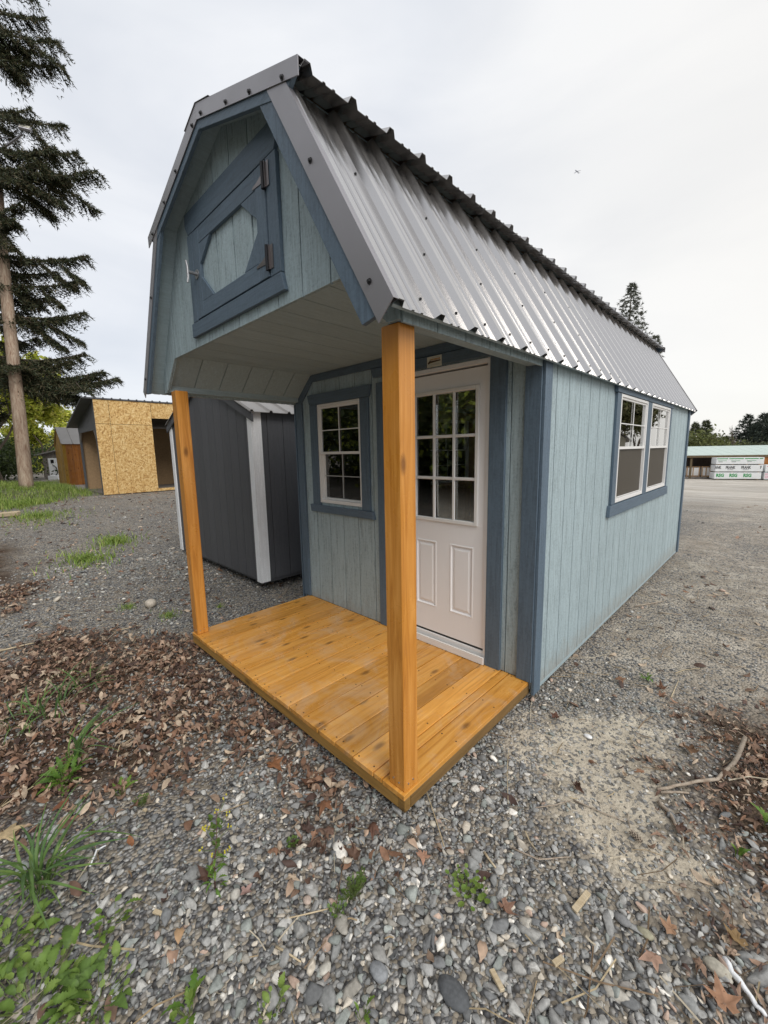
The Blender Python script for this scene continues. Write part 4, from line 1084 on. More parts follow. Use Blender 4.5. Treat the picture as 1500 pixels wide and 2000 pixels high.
# ================================================================== other buildings
def low_gable_shed(loc, label, w, l, hw, hp, mats, pitch, zb=0.0, rib=.2286, cat='shed', door=None, over=.07, trim=True, win=None):
    """gable shed with its near right corner at loc; front faces -Y, extends to -X and +Y"""
    msd, mtr, mrf = mats[:3]; mfr = mats[3] if len(mats) > 3 else msd
    R = empty('storage_shed', loc, label, cat)
    pf, pr, pL, pb = Plane((0, 0, 0), (1, 0, 0), (0, -1, 0)), Plane((0, 0, 0), (0, 1, 0), (1, 0, 0)), Plane((-w, 0, 0), (0, 1, 0), (-1, 0, 0)), Plane((0, l, 0), (1, 0, 0), (0, 1, 0))
    hi = lin([(-w, hw), (-w / 2, hp - .03), (0, hw)])
    wall(R, 'siding_board', mfr, pf, -w, 0, const(zb), hi, [], pitch, -w + pitch * .7, gap=.007, n0=-.001, n1=.008)
    wall(R, 'sheathing', mfr, pf, -w + .01, -.01, const(zb + .004), hi, [], None, n0=-.012, n1=-.003)
    wall(R, 'siding_board', msd, pr, .0, l, const(zb), const(hw), [], pitch, pitch * .85, gap=.007, n0=-.009, n1=-.001)
    wall(R, 'sheathing', msd, pr, .012, l - .01, const(zb + .004), const(hw), [], None, n0=-.020, n1=-.011)
    wall(R, 'sheathing', msd, pL, .012, l - .01, const(zb), const(hw), [], None, n0=-.018, n1=-.001)
    wall(R, 'sheathing', msd, pb, -w, 0, const(zb), hi, [], None, n0=-.018, n1=-.001)
    if trim:
        tw = .085
        pf.box(MB(), -tw, .012, zb - .02, hw - .01, .0085, .024).build('corner_trim', mtr, R, bevel=.002)
        pr.box(MB(), -.008, tw + .01, zb - .02, hw - .01, .0, .0125).build('corner_trim', mtr, R, bevel=.002)
        pf.box(MB(), -w - .012, -w + tw, zb - .02, hw - .01, .0085, .024).build('corner_trim', mtr, R, bevel=.002)
        for s_ in (1, -1):
            x0 = 0 if s_ > 0 else -w; dx = over * s_
            pf.poly(MB(), [(x0 + dx, hw - over * (hp - hw) / (w / 2) - .095), (-w / 2, hp - .105), (-w / 2, hp - .02), (x0 + dx, hw - over * (hp - hw) / (w / 2) - .01)], .025, .042).build('rake_board', mfr, R)
    for s_ in (1, -1):
        x0 = 0 if s_ > 0 else -w; sl = (hp - hw) / (w / 2); xe = x0 + over * s_; ze = hw - over * sl + .012
        mb = MB(); V = []; F = []; y = -.06; n = int((l + .12) / rib)
        prof = []
        for i in range(n + 1):
            c = -.06 + i * rib; prof += [(c, .0), (c + .012, .022), (c + .034, .022), (c + .046, 0)]
        prof.append((l + .06, 0))
        for (yy, h) in prof: V += [(xe, min(yy, l + .06), ze + h), (-w / 2, min(yy, l + .06), hp + .012 + h)]
        m = len(V)
        V += [(a_, b_, c_ - .006) for a_, b_, c_ in V]
        for j in range(len(prof) - 1):
            a_ = 2 * j; F.append((a_, a_ + 2, a_ + 3, a_ + 1)); F.append((m + a_, m + a_ + 1, m + a_ + 3, m + a_ + 2)); F.append((a_, m + a_, m + a_ + 2, a_ + 2))
        F.append((0, 1, m + 1, m))
        mb.add(V, F).build('roof', mrf, R)
    for xx in (-w * .2, -w * .8): MB().box((xx - .05, .12, zb - .14), (xx + .05, l - .1, zb + .0)).build('skid', M_BLACK if mats[0] is M_DARK else M_SKID, R)
    MB().box((-w + .03, .03, zb - .045), (-.03, l - .03, zb + .01)).build('floor_frame', msd, R)
    return R
g1 = low_gable_shed((-3.13, 1.075, .0), 'charcoal grooved storage shed with white corner trim just left of the porch', 2.50, 4.6, 1.90, 2.44, (M_DARK, M_WTRIM, M_ROOF2), .2)
g2 = copy_tree(g1); g2.location = (-7.9, 3.4, .12)
g2['label'] = 'second charcoal shed with white trim, mostly hidden behind the nearer charcoal one'
for o in (g1, g2): o['group'] = 'charcoal sheds with white trim'

# raw strand-board half building with an open dark front
def osb_shed():
    x0, y0, zb, w, l = -14.15, 1.74, .24, 2.75, 5.2
    R = empty('unfinished_shed', (x0, y0, zb), 'unfinished shed with a wall of raw strand board and a dark open front', 'shed')
    pr = Plane((0, 0, 0), (0, 1, 0), (1, 0, 0)); pf = Plane((0, 0, 0), (1, 0, 0), (0, -1, 0)); H = 2.93
    op = (1.58, 2.6, .10, 2.42)
    def pan(u0, u1, z0, z1): pr.box(MB(), u0 + .005, u1 - .005, z0 + .005, z1 - .005, 0, .012).build('strand_panel', M_OSB, R)
    pan(.0, .40, 0, 2.20); pan(.0, .40, 2.2, H); pan(.40, 1.578, 0, 2.2); pan(.40, 1.578, 2.2, H); pan(1.578, 2.6, 2.42, H); pan(1.578, 2.6, 0, .10); pan(2.6, 3.8, 0, H); pan(3.8, l, 0, H)
    # dark clad front gable over the opening, posts
    hi = lin([(-w, 2.30), (0, 2.90)])
    wall(R, 'siding_board', M_DARK, pf, -w, -.0, const(2.02), hi, [], .2, -w + .1, n0=-.002, n1=.006)
    pf.box(MB(), -.12, 0.0, 0, 2.02, -.05, .004).build('front_post', M_DARK, R); pf.box(MB(), -w, -w + .12, 0, 2.02, -.05, .004).build('front_post', M_DARK, R)
    pf.poly(MB(), [(-.12, 1.70), (-.12, 2.02), (-.42, 2.02), (-.36, 1.96)], -.03, .0).build('corner_brace', M_GREYW, R)
    pf.poly(MB(), [(-w + .12, 1.70), (-w + .12, 2.02), (-w + .42, 2.02), (-w + .36, 1.96)], -.03, .0).build('corner_brace', M_GREYW, R)
    MB().box((-w, .02, -.06), (-.02, l, .04)).build('floor', M_GREYW, R)
    MB().box((-w, .0, .0), (-w + .02, l, 2.25)).build('side_wall', M_INNER, R); MB().box((-w, l - .02, 0), (0, l, 2.3)).build('back_wall', M_INNER, R)
    for k in range(7): MB().box((-.10, .5 + k * .6, .04), (-.012, .54 + k * .6, 2.8)).build('stud', M_STUD, R) if not 1.5 < .5 + k * .6 < 2.62 else None
    for k in range(4): MB().box((-w + .5 + k * .55, l - .12, .04), (-w + .54 + k * .55, l - .03, 2.2)).build('stud', M_STUD, R)
    # lean roof
    MB().prism([(.04, -.28, H + .01), (-w - .32, -.28, 2.22), (-w - .32, -.28, 2.30), (.04, -.28, H + .05)], (0, l + .4, 0)).build('roof', M_DARK, R)
    mb = MB()
    for k in range(24): mb.box((.0, -.2 + k * .2286, H + .04), (.07, -.17 + k * .2286, H + .07))
    mb.build('roof_rib', M_DARK, R)['kind'] = 'stuff'
    MB().box((-.1, -.02, -.15), (-.01, l, -.02)).build('skid', M_BLACK, R); MB().box((-w + .1, -.02, -.15), (-w + .19, l, -.02)).build('skid', M_BLACK, R)
osb_shed()
low_gable_shed((-22.3, 1.95, .14), 'small cedar-brown gabled shed behind the strand board one', 2.1, 3.6, 1.93, 2.68, (M_CEDAR, M_CEDAR2, M_ROOF2, M_CEDAR2), .19, rib=.42)

def old_shed():
    c = at(90, 938, 27); R = empty('old_shack', (c.x, c.y, c.z), 'weathered grey shack with a sloping roof at the far left', 'shack', rz=math.radians(60))
    pf = Plane((0, 0, 0), (1, 0, 0), (0, -1, 0)); pl_ = Plane((0, 0, 0), (0, 1, 0), (-1, 0, 0))
    hi = lin([(0, 1.72), (2.6, 2.35)])
    wall(R, 'wall_board', M_GREYW, pf, 0, 2.6, const(-.1), hi, [], .24, .2, gap=.02, n0=0, n1=.02)
    wall(R, 'wall_sheet', M_GREYW, pf, 0, 2.6, const(-.1), hi, [], None, n0=-.02, n1=-.002)
    wall(R, 'wall_board', M_GREYW, pl_, 0, 2.4, const(-.1), const(1.7), [], .3, .2, gap=.02, n0=0, n1=.02)
    wall(R, 'wall_sheet', M_GREYW, pl_, 0, 2.4, const(-.1), const(1.7), [], None, n0=-.02, n1=-.002)
    MB().prism([(-.35, -.3, 1.62), (2.8, -.3, 2.40), (2.8, -.3, 2.46), (-.35, -.3, 1.69)], (0, 2.9, 0)).build('roof', M_ROOF2, R)
    pf.box(MB(), .28, .80, -.05, 1.45, .021, .04).build('door', M_WTRIM, R); pf.box(MB(), .42, .60, 1.12, 1.35, .041, .05).build('door_window', M_BLACK, R)
    MB().tube([(.52, -.06, .95), (.60, -.12, .98), (.72, -.08, .8), (.75, -.06, .5), (.5, -.08, .1)], .025, 7).build('hose', M_BLACK, R)
    o = MB().box((-.28, -.2, 0), (.28, .2, .36)).build('white_box', M_WTRIM, None, bevel=.02); q = at(107, 936, 26.3); o.location = (q.x, q.y, q.z - .12); o.rotation_euler = (0, 0, math.radians(60))
    tag(o, 'low white box standing on the grass against the grey shack', 'box')
old_shed()

# open-fronted lumber shelter across the yard
RZ = math.atan2(float(_r0[1]), float(_r0[0])) - math.radians(21)
q0 = at(1395, 936.5, 38.0)
def txt_mesh(name, s, size, mat, parent, loc, bold=.0, xs=1.0):
    cu = bpy.data.curves.new(name, 'FONT'); cu.body = s; cu.size = size; cu.extrude = .004; cu.offset = bold; cu.resolution_u = 2; cu.align_x = 'CENTER'
    ob = bpy.data.objects.new('tmp', cu); COL.objects.link(ob); dg = bpy.context.evaluated_depsgraph_get(); dg.update()
    me = bpy.data.meshes.new_from_object(ob.evaluated_get(dg)); bpy.data.objects.remove(ob); bpy.data.curves.remove(cu)
    me.materials.clear(); me.materials.append(mat); o = link(name, me, parent, loc); o.rotation_euler = (math.pi / 2, 0, 0); o.scale = (xs, 1, 1); return o
M_WRAP = plain('white_lumber_wrap', (.74, .76, .77), .35, .5, .06, 3); M_GREENP = plain('print_green', (.05, .30, .10), .5); M_REDP = plain('print_red', (.62, .06, .05), .5); M_PINKP = plain('print_pink', (.62, .10, .22), .5); M_GREYP = plain('print_dark_grey', (.06, .06, .06), .5)
def lumber():
    A = empty('lumber_shelter', q0, 'long open-fronted storage shelter with pale green metal roof across the yard', 'shelter', RZ)
    x0, x1 = -9.0, 13.0
    n = int((x1 - x0) / .9)
    for k in range(n):
        a = x0 + k * .9; MB().prism([(a + .012, 1.2, 2.22), (a + .012, 8.0, 3.05), (a + .012, 8.0, 3.09), (a + .012, 1.2, 2.26)], (.876, 0, 0)).build('roof_panel', M_MINT, A)
    MB().prism([(x0, 1.22, 2.195), (x0, 8.0, 3.02), (x0, 8.0, 3.045), (x0, 1.22, 2.215)], (x1 - x0, 0, 0)).build('roof_deck', M_INNER, A)
    MB().box((x0, 1.23, 2.02), (x1, 1.29, 2.19)).build('eave_beam', M_SKID, A); MB().box((x0, 7.8, -.3), (x1, 7.9, 3.0)).build('back_wall', M_GREYW, A)
    for k in range(7): MB().box((x0 + .2 + k * 3.6, 1.35, -.3), (x0 + .36 + k * 3.6, 1.5, 2.15)).build('post', M_SKID, A)
    MB().box((3.6, 1.32, 1.2), (x1, 1.345, 2.02)).build('wall_boarding', M_CEDAR, A)
    MB().box((x0, 1.40, .02), (-.1, 3.2, .16)).build('loading_rail', M_GREYW, A)
    def pack(x, z, w, h, label, nm='lumber_pack', y=0.0):
        wp = q0 + Matrix.Rotation(RZ, 3, 'Z') @ Vector((x * .80, y, z))
        o = MB().box((0, 0, 0), (w, 1.2, h)).build(nm, M_WRAP, None, bevel=.02); o.scale = (.80, 1, 1); o.location = wp; o.rotation_euler = (0, 0, RZ); tag(o, label, 'lumber pack', 'wrapped lumber packs'); return o
    t = pack(.02, 1.42, 4.42, .60, 'white wrapped lumber pack with a green top band, topmost of the left stack')
    for a, b in ((.05, 1.1), (1.2, 2.55), (2.65, 3.9), (3.98, 4.3)): MB().box((a, -.006, .47), (b, -.001, .55)).build('print_band', M_GREENP, t)
    for a in (.15, 1.4, 2.85): MB().box((a, -.006, .30), (a + .85, -.001, .335)).build('print_line', M_GREENP, t); MB().box((a + .05, -.006, .20), (a + .45, -.001, .235)).build('print_line', M_GREYP, t)
    m = pack(.0, .74, 4.40, .60, 'white lumber pack printed with dark block lettering, middle of the left stack')
    for k, xx in enumerate((.05, 1.42, 2.85, 4.2)):
        s_ = ('ANK', 'FRANK', 'FRANK', 'F')[k]; txt_mesh('print_lettering', s_, .36, M_GREYP, m, (xx + (.2 if k == 0 else 0), -.002, .26), .012, .78)
        if 0 < k < 3: MB().box((xx - .28, -.006, .15), (xx + .28, -.001, .185)).build('print_line', M_GREYP, m)
    b = pack(-.04, .06, 4.36, .60, 'white lumber pack printed with green letters, bottom of the left stack')
    for k, xx in enumerate((.55, 1.80, 3.10)): txt_mesh('print_lettering', 'RSG', .40, M_GREENP, b, (xx, -.002, .20), .02, 1.05)
    for z in (.0, .665, 1.345): 
        for xx in (.3, 1.6, 2.9, 4.0):
            p = q0 + Matrix.Rotation(RZ, 3, 'Z') @ Vector((xx * .80, .05, z)); o = MB().box((0, 0, 0), (.09, 1.1, .055)).build('wood_spacer', M_STUD, None); o.location = p; o.rotation_euler = (0, 0, RZ); tag(o, 'short wood spacer ' + ['leftmost', 'second from left', 'third from left', 'rightmost'][(.3, 1.6, 2.9, 4.0).index(xx)] + [' on the ground under the left lumber stack', ' between its bottom and middle packs', ' between its middle and top packs'][int(z > .5) + int(z > 1)], 'spacer', 'spacers in the left lumber stack')
    r1 = pack(4.62, .72, 4.3, .62, 'white lumber pack with a red printed mark, upper of the pair at the right edge')
    MB().prism([(.1, -.002, .50), (.55, -.002, .56), (.9, -.002, .50), (.75, -.002, .38), (.95, -.002, .24), (.5, -.002, .20), (.42, -.002, .36)], (0, -.004, 0)).build('printed_mark', M_REDP, r1)
    r2 = pack(4.58, .03, 4.3, .62, 'white lumber pack with pink block outlines, lower of the pair at the right edge')
    mb = MB(); 
    for a, b_, c, d in ((.05, .6, .46, .52), (.54, .6, .28, .458), (.05, .538, .28, .33), (.05, .6, .12, .17), (.7, .76, .12, .52)): mb.box((a, -.006, c), (b_, -.001, d))
    o = mb.build('printed_mark', M_PINKP, r2); o['kind'] = 'stuff'
    # pallets in the dark bay
    def wp(x, y, z): return q0 + Matrix.Rotation(RZ, 3, 'Z') @ Vector((x, y, z))
    for k, (x, w) in enumerate(((-1.75, 1.08), (-.52, .72))):
        R = empty('crated_goods', wp(x, 1.7, .17), ['pale crated load with wooden slats in the dark bay', 'narrow pale crated load half behind the lumber stack'][k], 'crate', RZ)
        MB().box((0, 0, .10), (w, .9, .86)).build('pale_load', M_VINYL, R); 
        for j in range(3): MB().box((j * (w - .08) / 2, -.03, .0), (j * (w - .08) / 2 + .08, -.005, .92)).build('slat', M_STUD, R)
        MB().box((0, -.03, .925), (w, .9, .96)).build('lid_board', M_STUD, R); MB().box((0, 0, 0), (w, .9, .09)).build('pallet', M_STUD, R)
    R = empty('metal_rack', wp(-3.1, 1.9, .17), 'dark grey metal rack standing in the open bay', 'rack', RZ)
    for j in range(3): MB().box((.0, 0, .1 + j * .3), (1.1, .6, .15 + j * .3)).build('shelf', M_RAKE, R)
    for j in range(3): MB().box((.02 + j * .5, -.03, 0), (.09 + j * .5, -.002, .82)).build('upright', M_RAKE, R)
    MB().box((.0, .62, .0), (1.1, .66, .85)).build('back_panel', M_GREYP, R)
lumber()

# beige house beyond the frame to the right: the side windows mirror it
R = empty('beige_house', (8.5, 37.0, -1.3), 'beige gabled house standing north of the yard', 'house', math.radians(-20))
MB().prism([(0, 0, 0), (6, 0, 0), (6, 0, 3.4), (3, 0, 5.6), (0, 0, 3.4)], (0, 9, 0)).build('wall', plain('beige_clapboard', (.52, .50, .40), .7), R)
MB().prism([(-.5, -.4, 3.1), (3, -.4, 5.75), (6.5, -.4, 3.1), (6.5, -.4, 3.25), (3, -.4, 5.9), (-.5, -.4, 3.25)], (0, 9.8, 0)).build('roof', M_ROOF2, R)
for xx in (1.2, 3.8): MB().box((xx, -.04, 1.2), (xx + .9, -.005, 2.4)).build('window', M_VINYL, R)

# ================================================================== pole, light, trees
def utility_pole():
    p = Vector((-17.0, .12, .30)); top = at(-30, 110, 13.9)
    R = empty('utility_pole', p, 'tall weathered wooden utility pole leaning slightly at the left edge', 'pole')
    pts = [Vector((0, 0, -.1))] + [(top - p) * t + Vector((.02 * math.sin(9 * t), .02 * math.cos(7 * t), 0)) for t in np.linspace(.02, 1, 14)]
    MB().tube(pts, [.20 - .075 * t for t in np.linspace(0, 1, 15)], 20).build('pole_shaft', M_POLE, R, sm=True)
    lp = at(2, 292, 13.45) - p; e1 = at(44, 262, 13.3) - p; e2 = at(50, 250, 13.25) - p
    MB().tube([lp, e1], .035, 8).build('lamp_arm', M_RAKE, R); MB().tube([lp + Vector((0, 0, .35)), (lp + e1) / 2 + Vector((0, 0, .12))], .02, 6).build('lamp_brace', M_RAKE, R)
    d = (e1 - lp).normalized(); mb = MB(); mb.box((-.16, -.05, -.24), (.16, .05, .24)); o = mb.build('lamp_head', M_RAKE, R, e2, bevel=.02); o.rotation_euler = (math.radians(-50), 0, math.radians(70))
    mb = MB(); mb.box((-.13, -.062, -.20), (.13, -.052, .20)); q = mb.build('lamp_lens', M_STICK, o)
    mb = MB(); c0 = e1 - d * .1; mb.tube([c0, c0 + Vector((.04, 0, -.25)), c0 + Vector((.10, 0, -.45)), c0 + Vector((.02, .03, -.30))], .01, 5); mb.build('loose_wire', M_GRILLE, R)
    MB().tube([at(12, 118, 13.6) - p, at(13, 150, 13.6) - p, at(12, 168, 13.6) - p], .012, 5).build('cable', M_BLACK, R)
utility_pole()

def sprig_mesh(curves, wid, per, seed, cols, droop=.5, name='crown', mat=None, flat=.35):
    """curves: list of (start, end, sag, length of side twigs). Builds thin needle tufts along side twigs."""
    rg = np.random.default_rng(seed); Vs, Cs = [], []
    for (a, b, sag, tw) in curves:
        a, b = np.array(a, float), np.array(b, float); Lb = np.linalg.norm(b - a); n = max(4, int(Lb * per))
        t = rg.random(n) ** .8 * .96 + .04
        base = a[None] * (1 - t[:, None]) + b[None] * t[:, None]; base[:, 2] += -sag * 4 * t * (1 - t) + .0
        dirn = (b - a) / Lb; side = np.cross(dirn, [0, 0, 1.0]); side /= np.linalg.norm(side) + 1e-9
        sg = np.where(rg.random(n) < .5, -1, 1)
        tl = tw * (1.05 - .72 * t) * (.45 + .75 * rg.random(n)); fw = .35 + .5 * rg.random(n); k = 7
        s = np.linspace(.12, 1, k)
        P = base[:, None, :] + (side[None, None] * sg[:, None, None] * (tl[:, None] * s[None])[..., None] + dirn[None, None] * (fw[:, None] * tl[:, None] * s[None])[..., None])
        P[..., 2] -= droop * (tl[:, None] * s[None]) ** 1.5 * (1 + rg.random(n)[:, None]) 
        P[..., 2] += (rg.random((n, 1)) - .4) * tl[:, None] * flat * s[None]
        P = P.reshape(-1, 3); m = len(P)
        for rep in range(2):
            d = rg.normal(size=(m, 3)) * .75; d += np.repeat(side[None] * sg[:, None] * .5 + dirn[None] * .7, k, 0); d[:, 2] -= .45 * droop
            d /= np.linalg.norm(d, axis=1, keepdims=True); ln = wid * (1.6 + 1.6 * rg.random((m, 1))); q = np.cross(d, rg.normal(size=(m, 3))); q /= np.linalg.norm(q, axis=1, keepdims=True) + 1e-9
            Vs.append(np.stack([P - q * wid * .30, P + q * wid * .30, P + d * ln], 1).reshape(-1, 3))
            c = np.array(cols)[rg.integers(0, len(cols), m)] * (.7 + .6 * rg.random((m, 1))); Cs.append(np.repeat(c, 3, 0))
    V = np.concatenate(Vs); C = np.concatenate(Cs); F = np.arange(len(V)).reshape(-1, 3)
    return np_mesh(name, V, F, mat or M_NEEDLE, C)
FIRC = [(.040, .052, .024), (.058, .068, .030), (.080, .076, .035), (.030, .042, .022), (.095, .076, .042)]
def near_conifer():
    base = Vector((-19.6, -1.1, gz(-19.6, -1.1)))
    R = empty('spruce_tree', base, 'big dark spruce with drooping boughs behind the utility pole', 'tree')
    H = 24; MB().tube([(0, 0, -.2), (0, 0, 6), (.1, .05, 14), (.15, .1, H)], [.42, .34, .2, .03], 12).build('trunk', M_BARK, R, sm=True)
    B = np.array(base); curves = []; wood = MB()
    tips = [((118, 85), 14.0, 1.0), ((85, 40), 13.8, .9), ((98, 130), 14.2, .8), ((60, -60), 13.8, 1.2), ((95, -140), 13.5, 1.2), ((50, 100), 14.4, 1.0),
            ((190, 335), 13.6, .9), ((150, 300), 14.0, .9), ((120, 245), 14.6, 1.0), ((150, 350), 14.3, .8), ((90, 320), 13.4, .9), ((60, 215), 13.6, .8), ((110, 290), 13.5, .9),
            ((40, 400), 13.2, .6), ((28, 430), 13.0, .6),
            ((168, 500), 14.4, .8), ((150, 550), 14.4, .9), ((165, 610), 14.4, .9), ((110, 530), 14.8, 1.0), ((70, 505), 14.8, .9), ((120, 620), 14.8, 1.0), ((95, 580), 15.2, 1.0),
            ((228, 738), 14.3, .8), ((185, 735), 14.4, .9), ((140, 705), 14.4, 1.1), ((165, 690), 14.5, 1.0), ((100, 700), 14.6, 1.1), ((70, 660), 15.0, 1.0), ((200, 725), 14.3, .7)]
    for (pp, dep, tw) in tips:
        e = np.array(at(pp[0], pp[1], dep)) - B
        e[2] += 0; a = np.array([0.05, 0.03, e[2] + .15 + .05 * np.linalg.norm(e[:2])])
        curves.append((a, e, .45, tw))
    rg = np.random.default_rng(5); extra = []
    for (a, e, sg_, tw) in list(curves):      # secondary boughs leaving the main ones, hanging a little lower
        for k in range(2):
            t = .35 + .5 * rg.random(); p = a * (1 - t) + e * t; p[2] -= sg_ * 4 * t * (1 - t); d_ = (e - a) * (.14 + .14 * rg.random()); w_ = rg.normal() * .5
            q = p + np.array([d_[0] - d_[1] * w_, d_[1] + d_[0] * w_, d_[2] - .35 - .5 * rg.random()]); extra.append((p, q, .05, tw * .75))
    for k in range(46):      # the rest of the crown, round the trunk and out of the frame
        z = 2.6 + 20.5 * (k / 46); az = rg.random() * 2 * math.pi; L_ = (5.0 * (1 - z / 26)) + .6
        if math.sin(az) > -.45: L_ *= .22
        e = np.array([math.cos(az) * L_, math.sin(az) * L_, z - .45]); curves.append((np.array([0, 0, z]), e, .4, min(1.0, .3 * L_ + .1)))
    for (a, e, sg_, tw) in curves + extra:
        pts = []
        for t in np.linspace(0, 1, 7):
            p = a * (1 - t) + e * t; p[2] -= sg_ * 4 * t * (1 - t); pts.append(tuple(p))
        wood.tube(pts, [.055 * (1 - .8 * t) + .006 for t in np.linspace(0, 1, 7)] if tw > .85 else [.02 * (1 - .8 * t) + .004 for t in np.linspace(0, 1, 7)], 5, cap=False)
    o = wood.build('branch', M_BARK, R, fixn=False); o['kind'] = 'stuff'
    o = link('crown', sprig_mesh(curves[:len(tips)] + extra, .052, 66, 3, FIRC, .55, flat=.5), R); o['kind'] = 'stuff'
    o = link('crown', sprig_mesh(curves[len(tips):], .13, 9, 4, FIRC, .5), R); o['kind'] = 'stuff'
near_conifer()

def fir(base, H, rad, label, seed, dens=1.0, cols=FIRC, group=None, droop=.35, z0=.12, wid=.12, bare=False, name='fir_tree'):
    rg = np.random.default_rng(seed)
    R = empty(name, base, label, 'tree', group=group)
    MB().tube([(0, 0, -.3), (0, 0, H * .5), (0, 0, H)], [H * .014 + .03, H * .009 + .02, .01], 7).build('trunk', M_BARK, R)
    curves = []; n = int(H * 5.0 * dens) + 12
    for k in range(n):
        t = z0 + (1 - z0) * (k + rg.random()) / n; z = H * t; az = k * 2.4 + rg.random() * .8; L_ = rad * ((1 - t) ** .8) * (.65 + .5 * rg.random()) + .12
        if rg.random() < .10: L_ *= .4
        curves.append((np.array([0, 0, z]), np.array([math.cos(az) * L_, math.sin(az) * L_, z + L_ * (.12 - droop)]), .04 * L_, .38 * L_ + .1))
    o = link('crown', sprig_mesh(curves, wid, 7.0 / max(.5, rad * .45) * dens, seed + 1, cols, .3), R); o['kind'] = 'stuff'
    return R
def ground_at(px_, dep):
    p = at(px_, 900, dep); return Vector((p.x, p.y, gz(p.x, p.y)))
b = ground_at(1211, 30)
fir(b, at(1233, 572, 30).z - b.z, 4.4, 'tall ragged fir rising behind the cabin roof', 21, 1.5, [(.10, .11, .08), (.12, .125, .09), (.08, .09, .065)], wid=.075, z0=.62)  # needle tints lightened, painting distance haze into the crown colour
b = ground_at(1262, 33)
fir(b, at(1280, 664, 33).z - b.z, 2.2, 'smaller fir tip just above the far end of the roof', 22, 1.2, [(.10, .11, .08), (.12, .125, .09)], wid=.075, z0=.68)  # same lightened tints, haze painted into this crown too
far = [(1352, 827, 3.6, 'slim fir nearest the cabin corner beyond the shelter'), (1372, 822, 3.4, 'open-crowned fir second from the cabin corner beyond the shelter'), (1402, 858, 2.0, 'smallest fir in the dip of the far tree line'), (1414, 853, 2.2, 'small fir just right of the dip in the far tree line'),
       (1452, 811, 4.8, 'broad dark fir left of the tall pair over the lumber'), (1467, 828, 4.0, 'dark fir filling between the tall ones over the lumber'), (1482, 809, 4.6, 'tall dark fir above the right lumber stack'), (1498, 803, 5.0, 'tallest dark fir at the right edge of the photo'), (1520, 815, 5.0, 'dark fir just past the right edge'), (1550, 805, 5.0, 'dark fir well past the right edge')]
for k, (px_, ty, rad, lb) in enumerate(far):
    b = ground_at(px_, 72 + (k % 3) * 3); tp = at(px_, ty, 72 + (k % 3) * 3)
    fir(b, tp.z - b.z, rad, lb, 40 + k, 1.5, [(.045, .06, .045), (.06, .075, .05), (.035, .05, .04)] if k > 3 else [(.06, .075, .035), (.085, .09, .04)], 'firs beyond the lumber shelter', droop=.15, z0=.14, wid=.19)

def bare_tree(base, H, label, seed, dens=1, leafy=None, group=None, spread=.45, name='bare_tree', leafn=0, lsz=.1, levels=4, M=None):
    rg = np.random.default_rng(seed); R = empty(name, base, label, 'tree', group=group); mb = MB(); ends = []
    def grow(p, d, L_, r, lv):
        q = p + d * L_ * .5 + np.array([rg.normal() * .04, rg.normal() * .04, 0]) * L_; e = p + d * L_ + np.array([0, 0, .04 * L_])
        mb.tube([tuple(p), tuple(q), tuple(e)], [r, r * .8, r * .6], 5 if lv < levels - 1 else 7, cap=False)
        if lv <= 1: ends.append((q, e, L_))
        if lv == 0: return
        for k in range(3 if lv > 2 else 4):
            t = .35 + .65 * rg.random() if k else 1.0
            s = p + (e - p) * t; a = rg.random() * 6.28; w = spread * (.6 + .8 * rg.random())
            nd = d + np.array([math.cos(a) * w, math.sin(a) * w, .12 * rg.random()]); nd /= np.linalg.norm(nd)
            grow(s, nd, L_ * (.55 + .25 * rg.random()), r * .55, lv - 1)
    grow(np.array([0, 0, -.2]), np.array([.02, .01, 1.0]), H * .36, H * .014, levels)
    o = mb.build('trunk', M_BARK, R, fixn=False)
    if leafy:
        Vs, Cs = [], []
        E_ = np.array([e for _, e, _ in ends]); Q_ = np.array([q for q, _, _ in ends]); Ls = np.array([l for *_, l in ends])
        m = leafn; i = rg.integers(0, len(E_), m); t = rg.random((m, 1)); P = Q_[i] * (1 - t) + E_[i] * t + rg.normal(size=(m, 3)) * (Ls[i][:, None] * .28)
        d = rg.normal(size=(m, 3)); d /= np.linalg.norm(d, axis=1, keepdims=True); q = np.cross(d, rg.normal(size=(m, 3))); q /= np.linalg.norm(q, axis=1, keepdims=True)
        s = lsz * (.6 + .8 * rg.random((m, 1))); V = np.stack([P - d * s, P + q * s * .6, P + d * s, P - q * s * .6], 1).reshape(-1, 3)
        c = np.array(leafy)[rg.integers(0, len(leafy), m)] * (.7 + .6 * rg.random((m, 1)))
        o = link('crown', np_mesh('crown', V, np.arange(len(V)).reshape(-1, 4), M_FOLI, np.repeat(c, 4, 0)), R); o['kind'] = 'stuff'
    return R
YG = [(.56, .58, .08), (.48, .52, .07), (.64, .62, .16), (.34, .40, .06)]
DG = [(.05, .075, .02), (.07, .10, .025), (.035, .055, .018)]
MAPLES = True
b = ground_at(0, 21); bare_tree(b, at(0, 620, 21).z - b.z, 'yellow-green maple in fresh leaf behind the pole', 3, leafy=YG, name='maple_tree', leafn=34000, lsz=.11, spread=.85)
b = ground_at(85, 29); bare_tree(b, 6.8, 'yellow-green maple in fresh leaf reaching over the small sheds', 9, leafy=YG, name='maple_tree', leafn=22000, lsz=.11, spread=.8)
b = ground_at(-70, 26); bare_tree(b, 9, 'yellow-green maple at the far left edge', 13, leafy=YG, name='maple_tree', leafn=12000, lsz=.12, spread=.75)
